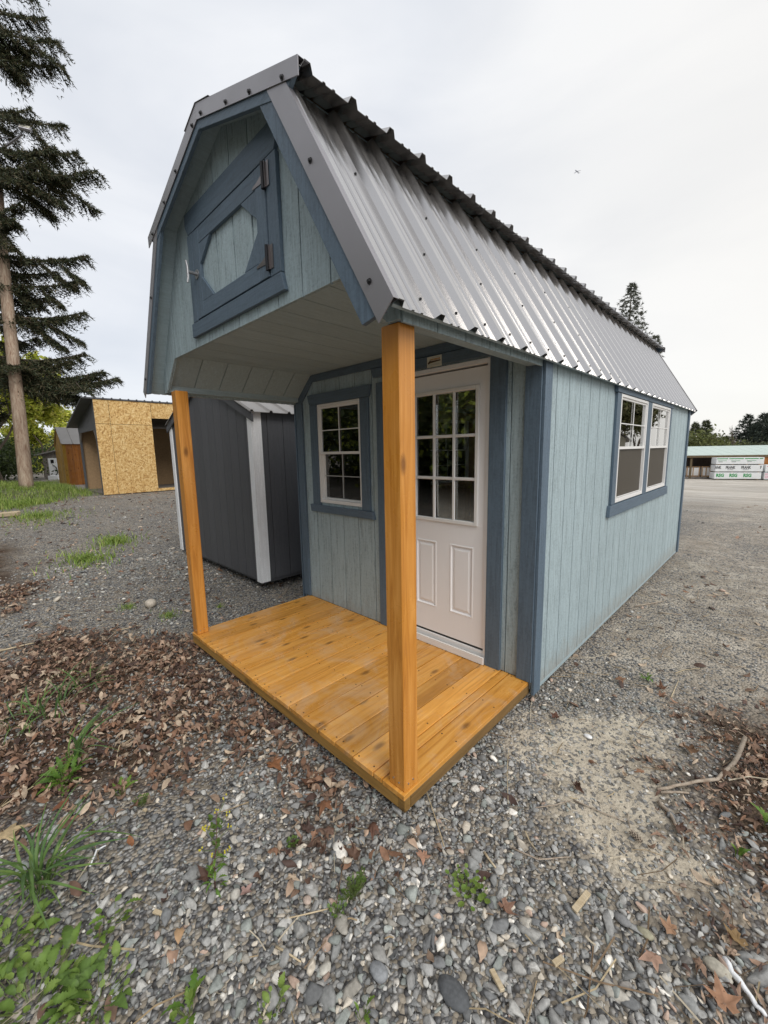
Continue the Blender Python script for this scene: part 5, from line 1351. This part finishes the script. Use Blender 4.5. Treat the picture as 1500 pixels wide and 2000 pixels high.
def shrub(base, w, h, label, seed, cols, n=5000, lsz=.07, group=None, mat=None, name='shrub'):
    rg = np.random.default_rng(seed); R = empty(name, base, label, 'shrub', group=group); mb = MB()
    for k in range(9):
        a = rg.random() * 6.28; r = w * .42 * rg.random(); mb.tube([(0, 0, -.1), (math.cos(a) * r * .5, math.sin(a) * r * .5, h * .5), (math.cos(a) * r, math.sin(a) * r, h * .85)], [.03, .02, .008], 5, cap=False)
    mb.build('stem', M_BARK, R, fixn=False)
    nc = 16; cc = np.stack([rg.normal(size=nc) * w * .24, rg.normal(size=nc) * w * .24, h * (.25 + .6 * rg.random(nc))], -1); i = rg.integers(0, nc, n)
    P = cc[i] + rg.normal(size=(n, 3)) * np.array([w * .13, w * .13, h * .12]); P[:, 2] = np.maximum(P[:, 2], .03)
    d = rg.normal(size=(n, 3)); d /= np.linalg.norm(d, axis=1, keepdims=True); q = np.cross(d, rg.normal(size=(n, 3))); q /= np.linalg.norm(q, axis=1, keepdims=True)
    s = lsz * (.6 + .8 * rg.random((n, 1))); V = np.stack([P - d * s, P + q * s * .55, P + d * s, P - q * s * .55], 1).reshape(-1, 3); c = np.array(cols)[rg.integers(0, len(cols), n)] * (.6 + .7 * rg.random((n, 1)))
    o = link('foliage', np_mesh('foliage', V, np.arange(len(V)).reshape(-1, 4), M_FOLI, np.repeat(c, 4, 0)), R); o['kind'] = 'stuff'; return R
for k, (px_, dep, w, h, cl, lb) in enumerate(((-40, 23, 5, 2.6, DG, 'dark evergreen shrub at the left edge behind the grass'), (0, 26, 3.6, 2.5, DG, 'dark evergreen shrub just left of the pole foot'), (40, 36, 5, 3.4, DG, 'dark bushy shrub right of the pole above the shack roof'),
        (52, 36, 3.0, 1.8, YG, 'light green bramble between pole and shack'), (96, 42, 5, 4.2, DG, 'dark shrub rising behind the shack'), (120, 42, 4, 3.4, YG, 'pale green shrub behind the cedar shed'),
        (1345, 62, 7, 5.2, [(.11, .13, .04), (.14, .15, .05)], 'olive green bush beside the cabin corner behind the shelter'), (1362, 66, 8, 4.8, [(.11, .13, .04), (.15, .16, .05)], 'olive green bush behind the shelter left of the thin bare tree'), (1385, 66, 8, 3.6, [(.13, .13, .05), (.10, .11, .05)], 'low olive bush right of the thin bare tree'), (1425, 68, 10, 3.6, [(.10, .11, .05), (.08, .09, .045)], 'low dull green bush under the far firs'), (1475, 66, 12, 4.2, [(.07, .085, .045), (.09, .10, .05)], 'wide dark bush under the tallest firs'))):
    far_ = dep > 50; b = ground_at(px_, dep); shrub(b, w, h, lb, 60 + k, cl, 3500 if far_ else 5000, .20 if far_ else .09)
for px_, ty, sd, lb in ((1392, 838, 5, 'thin leafless tree in the gap of the far tree line'), (1431, 834, 6, 'thin leafless tree left of the broad dark fir')):
    b = ground_at(px_, 60); bare_tree(b, at(px_, ty, 60).z - b.z, lb, sd, spread=.28, group='bare trees in the far tree line')
# trees outside the frame, seen only mirrored in the glass
for k, (x, y, H) in enumerate(((-14, -11, 11), (-8, -13, 12), (-19, -9, 13), (-3, -14, 11), (-11, -16, 14))):
    bare_tree((x, y, gz(x, y)), H, ['leafy tree across the track south west of the porch', 'leafy tree due south west behind the viewer', 'leafy tree furthest west of those behind the viewer', 'leafy tree nearest behind the viewer', 'tall leafy tree at the back behind the viewer'][k], 80 + k, leafy=DG + YG[1:2], leafn=16000, lsz=.13, spread=.7, name='leafy_tree', group='trees behind the viewer', levels=4)
for k, (x, y, H) in enumerate(((7.2, 27, 9), (10.5, 30, 12), (6.6, 33, 10), (14, 38, 15), (20, 36, 13))):
    if k % 2: fir(Vector((x, y, gz(x, y))), H, 3.4, ['', 'dark fir east of the yard near the beige house', '', 'tall dark fir furthest along the east side'][k], 90 + k, .8, wid=.2, group='firs east of the yard')
    else: bare_tree((x, y, gz(x, y)), H * .8, ['budding tree nearest the yard on the east side', '', 'budding tree behind the beige house', '', 'budding tree furthest east'][k], 90 + k, leafy=[(.14, .15, .06), (.18, .17, .08)], leafn=3500, lsz=.14, spread=.5, name='budding_tree', group='budding trees east of the yard')

for k, (x, y, w, h) in enumerate(((-6.5, -8.5, 6, 5.0), (-10.5, -9.5, 7, 6.0), (-15, -7.5, 7, 6.5), (-4.0, -11, 6, 5.5), (-20, -6.5, 7, 6), (-13, -12.5, 7, 8))):
    shrub((x, y, gz(x, y)), w, h * .72, ['dark leafy thicket south of the porch', 'dark leafy thicket left of the first one', 'dark leafy thicket further west', 'dark leafy thicket nearest the track', 'dark leafy thicket furthest west', 'tall dark thicket behind the others'][k], 120 + k, DG + YG[3:] + [(.12, .13, .05)], 16000, .10, group='thickets behind the viewer')
for k, (x, y) in enumerate(((-12, -26), (-5, -25), (2, -25.5), (9, -27))):  # unseen fir row, added so the roof rib sides mirror something dark
    fir(Vector((x, y, gz(x, y))), 14 - k % 2 * 2, 4.6, ['dark fir leftmost of the row behind the viewer', 'dark fir second in the row behind the viewer', 'dark fir third in the row behind the viewer', 'dark fir rightmost of the row behind the viewer'][k], 140 + k, .8, wid=.28, z0=.05, group='firs behind the viewer')
# airplane high in the grey sky
p = at(1127, 335, 1500); A = empty('airplane', p, 'tiny dark airplane high in the grey sky above the roof', 'airplane')
A.rotation_euler = (math.radians(0), math.radians(0), math.radians(0))
r_, u_ = Vector(_r), Vector(_u); fz = Vector(_f)
nose = (r_ * -.42 + u_ * .72 + fz * .3).normalized(); wing = (r_ * .9 + u_ * .40).normalized()
M_PL = plain('airplane_grey', (.16, .16, .18), .5)
MB().tube([nose * 11, nose * 8, nose * -6, nose * -12], [.3, 1.4, 1.3, .3], 8).build('fuselage', M_PL, A)
for s_ in (1, -1): MB().prism([nose * 3, nose * -1.0, wing * 13 * s_ - nose * 3.2, wing * 13 * s_ - nose * 1.8], fz * .5).build('wing', M_PL, A)
for s_ in (1, -1): MB().prism([nose * -9, nose * -11, wing * 5 * s_ - nose * 12.5, wing * 5 * s_ - nose * 11.5], fz * .4).build('tail_wing', M_PL, A)

# ================================================================== small things on the ground
def grass_mesh(P, L_, w, lean, cols, seed, seg=3):
    rg = np.random.default_rng(seed); n = len(P); az = rg.random(n) * 6.283; ln = L_ * (.5 + .7 * rg.random(n)); le = lean * (.3 + rg.random(n))
    pw = rg.random(n) * 6.283; V = np.zeros((n, seg + 1, 2, 3)); d = np.stack([np.cos(az), np.sin(az)], -1); q = np.stack([-np.sin(az), np.cos(az)], -1)
    for i in range(seg + 1):
        t = i / seg; h = ln * (t - .35 * le * t * t); o = ln * le * t * t
        for j, s in enumerate((-1, 1)):
            V[:, i, j, :2] = P[:, :2] + d * o[:, None] + q * (w * (1 - t) ** .7 * s * .5)[:, None] if hasattr(w, '__len__') else P[:, :2] + d * o[:, None] + q * (w * max(.05, (1 - t)) ** .7 * s * .5)
            V[:, i, j, 2] = P[:, 2] + h - .006
    k = (seg + 1) * 2; base = (np.arange(n) * k)[:, None]; F = np.concatenate([base + np.array([2 * i, 2 * i + 1, 2 * i + 3, 2 * i + 2]) for i in range(seg)])
    c = np.array(cols)[rg.integers(0, len(cols), n)] * (.7 + .6 * rg.random((n, 1))); return V.reshape(-1, 3), F, np.repeat(c, k, 0)
GRC = [(.20, .31, .05), (.27, .37, .07), (.15, .24, .04), (.36, .42, .12)]
def grass_field():
    out = []
    x, y = scatter((-21, -10, -3, 3.5), 1000); g = masks(x, y)[4]; cl = smooth(.40, .60, fbm(x * 1.1 + 7, y * 1.1)); k = RNG.random(len(x)) < g * (.25 + .75 * cl); x, y = x[k], y[k]
    out.append(grass_mesh(np.stack([x, y, hgt(x, y)], -1), .19, .013, .7, GRC, 1))
    for (cx, cy, r, n) in ((*gp(170, 1105), .55, 500), (*gp(225, 1073), .5, 500), (*gp(60, 1000, 0), .9, 900), (-10.4, -.2, 1.0, 900), (*gp(330, 1205), .14, 220), (*gp(250, 1187), .12, 170), (*gp(430, 1185), .05, 40), (*gp(160, 940, .2), 1.0, 900), (-24, 1.2, 2.0, 1400), (-28, 1.8, 3.0, 1600)):
        a = RNG.random(n) * 6.283; rr = r * np.abs(RNG.normal(size=n)) * .6; x = cx + rr * np.cos(a); y = cy + rr * np.sin(a) * .7
        out.append(grass_mesh(np.stack([x, y, hgt(x, y)], -1), .05 if cx > -5 else .12, .006 if cx > -5 else .014, .8, GRC, int(n)))
    b = 0; V, F, C = [], [], []
    for v, f, c in out: V.append(v); F.append(f + b); C.append(c); b += len(v)
    o = link('grass', np_mesh('grass', np.concatenate(V), np.concatenate(F), M_GREEN, np.concatenate(C))); tag(o, 'short green grass in patches at the far left', 'grass', kind='stuff')
grass_field()

def blade_leaf(name, L_, w, cols, teeth=0, fold=.15, bend=.4, mat=None, n=8):
    """one leaf lying along +X with midrib fold, bend and toothed edge"""
    V, F = [], []
    for i in range(n + 1):
        t = i / n; ww = w * math.sin(math.pi * min(1, t * .92 + .06)) ** .8 * (1 + (teeth if i % 2 else -teeth)); z = L_ * bend * (t - t * t) * 1.2 - L_ * bend * .5 * t * t
        V += [(L_ * t, -ww / 2, z + fold * ww), (L_ * t, 0, z), (L_ * t, ww / 2, z + fold * ww)]
    for i in range(n): a = 3 * i; F += [(a, a + 1, a + 4, a + 3), (a + 1, a + 2, a + 5, a + 4)]
    c = np.array([cols] * len(V)) * (.9 + .2 * RNG.random((len(V), 1))); c[1::3] *= 1.15
    return np_mesh(name, V, np.array(F), mat or M_GREEN, c)
def round_leaf(name, r, col, mat=None):
    N = 12; V = [(r * .9, 0, .0)] + [(r * .9 + r * math.cos(2 * math.pi * i / N) * (1 + .06 * (-1) ** i), r * .85 * math.sin(2 * math.pi * i / N) * (1 + .06 * (-1) ** i), r * .16 + .05 * r * (i % 3)) for i in range(N)]
    F = np.array([(0, 1 + i, 1 + (i + 1) % N) for i in range(N)]); c = np.array([col] * len(V)) * (.9 + .2 * RNG.random((len(V), 1))); return np_mesh(name, V, F, mat or M_GREEN, c)
LEAF_V = [blade_leaf('leaf', .085, .042, (.13, .21, .04), .16, n=14), blade_leaf('leaf', .07, .040, (.18, .26, .055), .18, n=14), blade_leaf('leaf', .10, .044, (.10, .17, .035), .14, bend=.6, n=16)]
LEAF_D = [blade_leaf('leaf', .075, .022, (.10, .19, .03), .35, bend=.5, n=10), blade_leaf('leaf', .06, .020, (.14, .23, .035), .35, bend=.3, n=10)]
LEAF_R = [round_leaf('leaf', .011, (.15, .24, .045)), round_leaf('leaf', .014, (.20, .29, .06)), round_leaf('leaf', .009, (.12, .20, .04))]
LEAF_S = [round_leaf('leaf', .0055, (.12, .19, .04)), round_leaf('leaf', .0042, (.10, .165, .035))]
LEAF_G = [blade_leaf('blade', .26, .011, (.11, .19, .05), 0, .2, .9, n=9), blade_leaf('blade', .20, .009, (.15, .23, .06), 0, .2, .7, n=9), blade_leaf('blade', .30, .012, (.09, .165, .055), 0, .2, .6, n=9)]
def plant(name, px_, py_, label, cat, leaves_, n, rad, up=(20, 60), hgt_=(.0, .03), seed=0, stems=True, group=None, scale=1.0, elong=(1, 1)):
    x, y = gp(px_, py_) if py_ is not None else px_
    z = gz(x, y); rg = random.Random(seed); R = empty(name, (x, y, z), label, cat, group=group); sm = MB()
    for k in range(n):
        a = rg.random() * 6.283; r = rad * math.sqrt(rg.random()); h = rg.uniform(*hgt_); me = leaves_[rg.randrange(len(leaves_))]
        o = link(leaves_[0].name.split('.')[0], me, R); bx, by = math.cos(a) * r * elong[0], math.sin(a) * r * elong[1]
        o.location = (bx, by, h + .008 + gz(x + bx, y + by) - z); o.rotation_euler = (rg.uniform(-.4, .4), -math.radians(rg.uniform(*up)), a + rg.uniform(-.9, .9)); s = rg.uniform(.65, 1.25) * scale; o.scale = (s, s, s)
        if stems and h > .006: sm.tube([(bx * .3, by * .3, -.004), (bx * .75, by * .75, h * .6), (bx, by, h + .008)], [.0013, .001, .0008], 4, cap=False)
    if sm.v: o = sm.build('stem', M_GSTEM, R, fixn=False); o['kind'] = 'stuff'
    return R
M_GSTEM = plain('green_stem', (.13, .17, .05), .6); M_RSTEM = plain('reddish_stem', (.12, .06, .05), .6); M_YEL = plain('yellow_flower', (.55, .48, .04), .6)
plant('broadleaf_weed', 60, 1965, 'patch of broad toothed green leaves filling the bottom left corner', 'weed', LEAF_V + LEAF_R, 110, .14, (5, 45), (0, .03), 1, scale=.62)
plant('broadleaf_weed', 190, 1955, 'broad toothed green leaves right of the corner patch at the bottom edge', 'weed', LEAF_V + LEAF_R, 60, .10, (5, 45), (0, .03), 2, scale=.55)
plant('broadleaf_weed', 20, 1850, 'round-leaved green weed at the left edge under the grass tuft', 'weed', LEAF_V[:2], 44, .10, (5, 40), (0, .03), 3, scale=.5)
plant('small_weed', 215, 1800, 'small open green weed between gravel and leaves right of the grass tuft', 'weed', LEAF_R + LEAF_D[1:], 20, .05, (5, 40), (0, .02), 4, scale=.9)
plant('small_weed', 370, 1985, 'green sprout at the bottom edge left of the yellow one', 'weed', LEAF_D + LEAF_R, 16, .04, (5, 60), (0, .03), 5, scale=.8)
plant('small_weed', 530, 1975, 'yellow-green sprout at the bottom edge', 'weed', [LEAF_V[1]] + LEAF_R[1:2], 14, .04, (20, 70), (0, .04), 6, scale=.45)
plant('small_weed', 710, 1990, 'thin little sprout at the bottom edge in the middle', 'weed', LEAF_S + LEAF_D[1:], 10, .02, (30, 70), (0, .03), 16, scale=.6)
plant('clover_plant', 912, 1745, 'light green clover spreading over the gravel before the deck corner', 'weed', LEAF_R[:2], 46, .065, (-5, 30), (.005, .045), 7, scale=.72, elong=(1.1, .9))
plant('small_weed', 690, 1745, 'dense small-leaved green weed left of the clover', 'weed', LEAF_S, 110, .045, (10, 70), (0, .05), 8, elong=(.6, 1.3))
plant('small_weed', 660, 1785, 'low tuft of tiny leaves touching the dense weed', 'weed', LEAF_S, 40, .03, (10, 70), (0, .02), 9)
plant('small_weed', 572, 1650, 'tiny bright green sprout beside curled brown leaves', 'weed', LEAF_S, 34, .02, (10, 70), (0, .02), 10, scale=1.2)
plant('dandelion_plant', 130, 1530, 'bright green rosette of toothed leaves growing out of the dead leaves', 'weed', LEAF_D, 44, .05, (15, 60), (0, .03), 11, scale=1.0)
plant('small_weed', 235, 1550, 'small green sprout at the rim of the dead leaves, left one', 'weed', LEAF_S + LEAF_D[1:], 26, .03, (20, 60), (0, .03), 12, scale=.8)
plant('small_weed', 278, 1570, 'small green sprout at the rim of the dead leaves, right one', 'weed', LEAF_S, 40, .03, (10, 60), (0, .025), 13, scale=1.1)

plant('small_weed', 1262, 1330, 'little dark green tuft on the gravel right of the cabin', 'weed', LEAF_D, 12, .02, (20, 60), (0, .015), 15, scale=.6)
plant('small_weed', 1440, 1680, 'single green sprig in the gravel near the right edge', 'weed', LEAF_D, 6, .01, (50, 80), (0, .02), 17, scale=.7)
plant('small_weed', 1498, 1625, 'green grassy sprig at the right edge', 'weed', LEAF_D, 10, .02, (40, 80), (0, .03), 18, scale=.8)
plant('grass_tuft', 75, 1740, 'long-bladed green grass tuft at the lower left', 'grass tuft', LEAF_G, 46, .05, (30, 78), (0, .01), 20, stems=False, scale=.95)
plant('grass_tuft', 150, 1500, 'upright grass clump standing in the dead leaves', 'grass tuft', LEAF_G, 13, .03, (35, 82), (0, .01), 21, stems=False, scale=.95)
plant('grass_tuft', 60, 1420, 'loose yellow-green grass clump at the left among dead leaves', 'grass tuft', LEAF_G, 16, .12, (15, 75), (0, .02), 22, stems=False, scale=.8)
plant('grass_tuft', 115, 1390, 'slender grass clump left of the deck at the top of the dead leaves', 'grass tuft', LEAF_G, 20, .14, (15, 80), (0, .02), 23, stems=False, scale=.85)
plant('grass_tuft', 175, 1345, 'wispy grass tips in the dead leaves nearest the gravel', 'grass tuft', LEAF_G, 10, .08, (30, 80), (0, .02), 24, stems=False, scale=.7)
# tall seeding groundsel
def groundsel():
    x, y = gp(420, 1740); z = gz(x, y); R = empty('groundsel_plant', (x, y, z), 'thin upright weed with tiny yellow buds before the deck', 'weed')
    top = Vector((-.03, .04, .27)); pts = [Vector((0, 0, -.01)), Vector((-.012, .01, .09)), Vector((-.02, .03, .18)), top]
    MB().tube(pts, [.0028, .0022, .0018, .001], 6).build('main_stem', M_RSTEM, R, sm=True); rg = random.Random(4); sm = MB(); yl = MB()
    tips = [top]
    for k in range(11):
        t = .3 + .06 * k; p = pts[0].lerp(pts[3], t); a = rg.random() * 6.28; e = p + Vector((math.cos(a) * .05, math.sin(a) * .05, .03 + .03 * rg.random())); sm.tube([p, p.lerp(e, .5) + Vector((0, 0, -.004)), e], [.0012, .001, .0007], 4, cap=False); tips.append(e)
    o = sm.build('side_stem', M_GSTEM, R, fixn=False); o['kind'] = 'stuff'
    for q in tips:
        for k in range(3):
            c = q + Vector((rg.uniform(-.008, .008), rg.uniform(-.008, .008), rg.uniform(-.004, .008))); yl.tube([c, c + Vector((0, 0, .005))], [.0022, .0030], 6)
    o = yl.build('flower_bud', M_YEL, R); o['kind'] = 'stuff'
    for k in range(46):
        t = rg.random(); p = pts[0].lerp(pts[3], t * .95); a = rg.random() * 6.28; me = LEAF_D[k % 2] if t < .5 else LEAF_S[k % 2]; o = link('leaf', me, R); rr = rg.random() * .02
        o.location = p + Vector((math.cos(a) * rr, math.sin(a) * rr, 0)); o.rotation_euler = (rg.uniform(-.5, .5), rg.uniform(-.9, .3), a); s = rg.uniform(.35, .55) if t < .5 else rg.uniform(1.0, 1.9); o.scale = (s, s, s)
groundsel()

# single dry leaves that stand out
def dry_leaf(px_, py_, s, label, col, curl=1.0, seed=0, tm=None, rz=0, tilt=.25):
    global RNG
    keep = RNG; RNG = np.random.default_rng(seed); x, y = gp(px_, py_); V, F, C = leaves(np.array([[0, 0, 0]], float), np.array([s]), tm or MAPLE, curl, tilt, np.array([col])); RNG = keep
    V[:, 2] -= V[:, 2].min(); o = link('fallen_leaf', np_mesh('fallen_leaf', V, F, M_LEAF, C), None, (x, y, gz(x, y) + .012)); o.rotation_euler = (0, 0, rz); tag(o, label, 'leaf')
dry_leaf(535, 1497, .072, 'big rust-brown maple leaf with spread lobes beside the deck', (.30, .135, .06), .5, 1)
dry_leaf(605, 1535, .062, 'curled brown maple leaf just right of the big spread one', (.17, .085, .05), 1.4, 2)
dry_leaf(635, 1580, .060, 'brown star-shaped leaf on bare dirt below the deck edge', (.20, .095, .05), .9, 3)
dry_leaf(730, 1630, .055, 'crumpled dark brown leaf below the deck corner', (.12, .06, .04), 1.4, 4)
dry_leaf(690, 1675, .060, 'rolled brown leaf with a pale rib in the middle gravel', (.22, .13, .09), 1.6, 5)
dry_leaf(825, 1675, .045, 'small pinkish tan leaf right under the deck corner', (.38, .22, .15), 1.1, 6)
dry_leaf(985, 1780, .050, 'tan curled leaf at the right end of the clover', (.28, .16, .11), 1.2, 7)
dry_leaf(1275, 1885, .048, 'pinkish brown curled leaf in the right-hand gravel', (.40, .25, .18), 1.0, 8)
dry_leaf(1310, 1820, .042, 'tan leaf with a dark hole beside pale pebbles', (.34, .20, .12), 1.3, 9)
dry_leaf(1415, 1965, .062, 'large tan leaf at the bottom right corner', (.36, .20, .12), 1.0, 10)
dry_leaf(1440, 1840, .05, 'torn golden brown leaf near the right edge', (.34, .22, .10), 1.2, 11)
dry_leaf(480, 1750, .035, 'dusty pink crumpled leaf left of the dense weed', (.34, .22, .19), 1.3, 12)
dry_leaf(352, 1835, .034, 'pointed tan leaf lying alone in the lower gravel', (.42, .27, .15), .8, 13, SLEAF)
dry_leaf(405, 1720, .05, 'dark twisted brown leaf at the foot of the budding weed', (.10, .055, .04), 1.6, 14)
dry_leaf(255, 1650, .032, 'small orange-brown leaf on the gravel above the white stick', (.34, .15, .07), .8, 15, SLEAF)
dry_leaf(120, 1580, .055, 'flat rust leaf chip where gravel meets dead leaves', (.26, .11, .06), .5, 16, SLEAF)
dry_leaf(15, 1640, .085, 'pale bleached leaf cluster at the left edge', (.50, .38, .22), .9, 17)
dry_leaf(240, 1535, .06, 'grey-brown flat leaf at the lower rim of the dead leaves', (.28, .21, .16), .6, 18)
dry_leaf(1125, 1540, .05, 'dark curled leaf on the pale sand patch', (.14, .08, .055), 1.6, 19)
dry_leaf(1215, 1335, .05, 'curled brown leaf right of the cabin corner', (.22, .12, .07), 1.4, 20)
dry_leaf(1290, 1350, .055, 'larger curled brown leaf right of the green tuft', (.20, .10, .06), 1.5, 21)
dry_leaf(1085, 1405, .05, 'dark brown curled leaf by the deck side', (.15, .07, .045), 1.5, 22)
dry_leaf(1345, 1468, .065, 'long rolled leaf left of the fallen branch', (.24, .14, .08), 1.6, 23)

def stick(pts, r, label, name='twig', mat=M_TWIG, lift=.0, cat='twig', n=8, sides=()):
    P = []
    for px_, py_, dz in pts:
        x, y = gp(px_, py_); P.append(Vector((x, y, gz(x, y) + dz + lift)))
    o0 = P[0].copy(); Q = [p - o0 for p in P]
    # resample with a little wander
    R_ = []
    for a, b in zip(Q, Q[1:]):
        for t in (0, .33, .66): R_.append(a.lerp(b, t) + Vector((random.uniform(-1, 1), random.uniform(-1, 1), random.uniform(-.3, .3))) * r * .5)
    R_.append(Q[-1]); rr = [r * (1 - .45 * i / len(R_)) * random.uniform(.88, 1.12) for i in range(len(R_))]
    mb = MB().tube(R_, rr, n); o = mb.build(name, mat, None, o0, sm=True); return tag(o, label, cat)
stick(((1455, 1450, .04), (1435, 1500, .03), (1400, 1532, .024), (1340, 1540, .022), (1283, 1548, .018)), .0105, 'curved grey-brown branch lying at the right edge of the sand', 'fallen_branch', cat='branch')
stick(((1285, 1570, .014), (1310, 1595, .012), (1330, 1635, .014)), .009, 'short mossy branch piece pointing at the viewer below the curved branch', 'fallen_branch', cat='branch')
stick(((1290, 1553, .012), (1345, 1556, .012)), .006, 'short straight branch piece with a yellow break', 'fallen_branch', cat='branch')
stick(((1120, 1565, .008), (1180, 1590, .010), (1222, 1606, .008)), .0032, 'long thin twig across the sand patch'); stick(((1045, 1578, .008), (1085, 1573, .01), (1115, 1565, .008)), .003, 'thin pale twig at the upper edge of the sand patch')
stick(((1000, 1660, .008), (1050, 1683, .012), (1112, 1675, .008)), .0034, 'bent twig at the left foot of the sand patch'); stick(((1225, 1590, .008), (1230, 1618, .008)), .003, 'short twig next to the end of the long thin one')
stick(((540, 1850, .010), (588, 1882, .012)), .0035, 'short straw-coloured stick in the lower middle gravel', mat=M_PALEW); stick(((557, 1795, .010), (645, 1776, .012)), .0028, 'straight straw stem touching the dense weed', mat=M_PALEW)
stick(((5, 1583, .015), (60, 1550, .02), (120, 1515, .02)), .0028, 'long pale stem crossing the edge of the dead leaves', mat=M_PALEW); stick(((225, 1505, .02), (235, 1470, .04), (262, 1453, .03)), .0035, 'pale hooked twig on the dead leaves', mat=M_PALEW)
stick(((0, 1275, .02), (60, 1262, .02), (110, 1254, .02)), .006, 'bleached stick lying at the upper left of the dead leaves', mat=M_PALEW); stick(((225, 1238, .02), (275, 1225, .02)), .004, 'thin bleached stick left of the far post', mat=M_PALEW)
stick(((945, 1670, .012), (968, 1702, .014)), .005, 'stubby pale stick below the deck corner', mat=M_PALEW); stick(((20, 1350, .02), (85, 1362, .02)), .006, 'pale stick at the left edge of the dead leaves', mat=M_PALEW)
stick(((1240, 1185, .01), (1300, 1175, .012)), .006, 'dark stick on the dirt beside the cabin wall'); stick(((1285, 1197, .01), (1330, 1202, .012)), .006, 'dark stick further out from the cabin wall')
stick(((175, 1695, .012), (190, 1665, .02), (208, 1655, .016)), .004, 'white splintered stick right of the grass tuft', mat=M_WTRIM)
stick(((1310, 1365, .01), (1325, 1332, .012)), .003, 'short pale stem right of the curled leaves', mat=M_PALEW)
def chip(px_, py_, l, w, h, rz, label, mat=M_PALEW, name='wood_chip', cat='wood chip', z=None):
    if z is None: x, y = gp(px_, py_)
    else: x, y = gp(px_, py_, z)
    mb = MB(); mb.prism([(-l / 2, -w / 2, 0), (l / 2 * .96, -w / 2 * .9, 0), (l / 2, w / 2, 0), (-l / 2 * .93, w / 2, 0)], (0, 0, h)); o = mb.build(name, mat, None, (x, y, gz(x, y) + .012), bevel=min(h, w) * .12); o.rotation_euler = (random.uniform(-.1, .1), random.uniform(-.08, .08), rz); tag(o, label, cat)
chip(1135, 1770, .105, .020, .009, math.radians(82), 'flat rectangular pale wood chip on the gravel before the sand'); chip(1090, 1885, .042, .016, .008, math.radians(70), 'small split wood chip at the lower right gravel')
chip(970, 1925, .055, .016, .010, math.radians(-25), 'pale wood splinter at the bottom near the middle'); chip(310, 1790, .038, .013, .008, math.radians(30), 'tan wood chip beside the leaf trail'); chip(284, 1588, .018, .012, .010, .4, 'small cream wood cube at the rim of the dead leaves')
chip(17, 1030, .42, .24, .09, math.radians(75), 'pale sawn wood block on the ground at the left edge', M_PALEW, 'wood_block', 'wood block', z=-.05)
def rock(px_, py_, s, label, col, sh=(1, .8, .6), z=-.14, emb=.25):
    global RNG
    x, y = gp(px_, py_, z); keep = RNG; RNG = np.random.default_rng(int(px_)); V0, F0 = ICO2; V = V0 * (1 + (RNG.random((len(V0), 1)) - .5) * .16) * np.array(sh) * s
    c = np.array([col] * len(V)) * (.9 + .2 * RNG.random((len(V), 1))); RNG = keep
    o = link('rock', np_mesh('rock', V, F0, M_STONE, c, True), None, (x, y, gz(x, y) + s * sh[2] * (1 - emb))); tag(o, label, 'rock')
rock(295, 1187, .065, 'round pale tan rock on the gravel left of the far post', (.52, .46, .38), (1, .85, .75), emb=.1)
rock(1400, 1895, .030, 'smooth oval tan pebble beside the pale strip of bark', (.42, .39, .32), (1.2, .8, .5)); rock(740, 1900, .030, 'largest grey stone at the lower middle', (.25, .26, .27), (1.1, .8, .45)); rock(885, 1945, .042, 'dark flat slate-like stone near the bottom', (.10, .105, .11), (1.3, .8, .35))
rock(845, 1610, .016, 'pale rounded pebble under the deck corner', (.48, .44, .36)); rock(1260, 1825, .020, 'olive tan oval pebble in the right gravel', (.33, .31, .22), (1.3, .8, .5)); rock(1215, 1800, .024, 'big angular grey stone right of the wood chip', (.22, .22, .22), (1.2, .7, .5))
rock(607, 1735, .028, 'flat pale grey stone in the bare dirt left of the dense weed', (.34, .33, .31), (1.3, .8, .4)); rock(600, 1757, .018, 'pinkish rounded pebble below the flat pale stone', (.45, .36, .30)); rock(635, 1895, .02, 'mottled cream pebble in the lower middle gravel', (.50, .48, .42), (.8, 1.1, .6))
rock(1148, 1440, .020, 'bright white stone on the dirt right of the deck', (.75, .75, .74), (1.2, .8, .5)); rock(85, 1710, .02, 'white quartz chip by the grass tuft', (.7, .7, .7), (1, .8, .5)) if False else None
rock(460, 1755, .020, 'upright cream stone beside the dusty pink leaf', (.46, .44, .39), (.8, .9, 1.0))
def cone(px_, py_, label, s=.018):
    x, y = gp(px_, py_); R = empty('fir_cone', (x, y, gz(x, y) + .02), label, 'cone', random.random() * 3); MB().tube([(-s * 1.2, 0, 0), (0, 0, 0), (s * 1.2, 0, 0)], [s * .3, s * .5, s * .25], 8).build('core', M_BARK, R)
    sc_me = None
    for i in range(9):
        for k in range(6):
            a = k * 1.047 + i * .5; t = i / 8; xx = -s * 1.2 + 2.4 * s * t; rr = s * (.35 + .5 * math.sin(math.pi * (.12 + .8 * t)))
            if sc_me is None: sc_me = make_mesh('scale', [(0, -.25, 0), (0, .25, 0), (.45, .32, .55), (.6, 0, .75), (.45, -.32, .55)], [(0, 1, 2, 3, 4)], M_TWIG)
            o = link('scale', sc_me, R); o.scale = (s * .55,) * 3; o.rotation_euler = (a, 0, 0); o.location = (xx, -math.sin(a) * rr * .5, math.cos(a) * rr * .5)
cone(1243, 1641, 'small dark fir cone on the sand patch'); cone(805, 1645, 'brown fir cone in the gravel right of the deck corner')
stick(((1415, 1880, .014), (1440, 1920, .018), (1475, 1970, .014), (1495, 1990, .012)), .009, 'pale curved strip of bark at the bottom right', 'bark_strip', M_WTRIM, cat='bark strip')
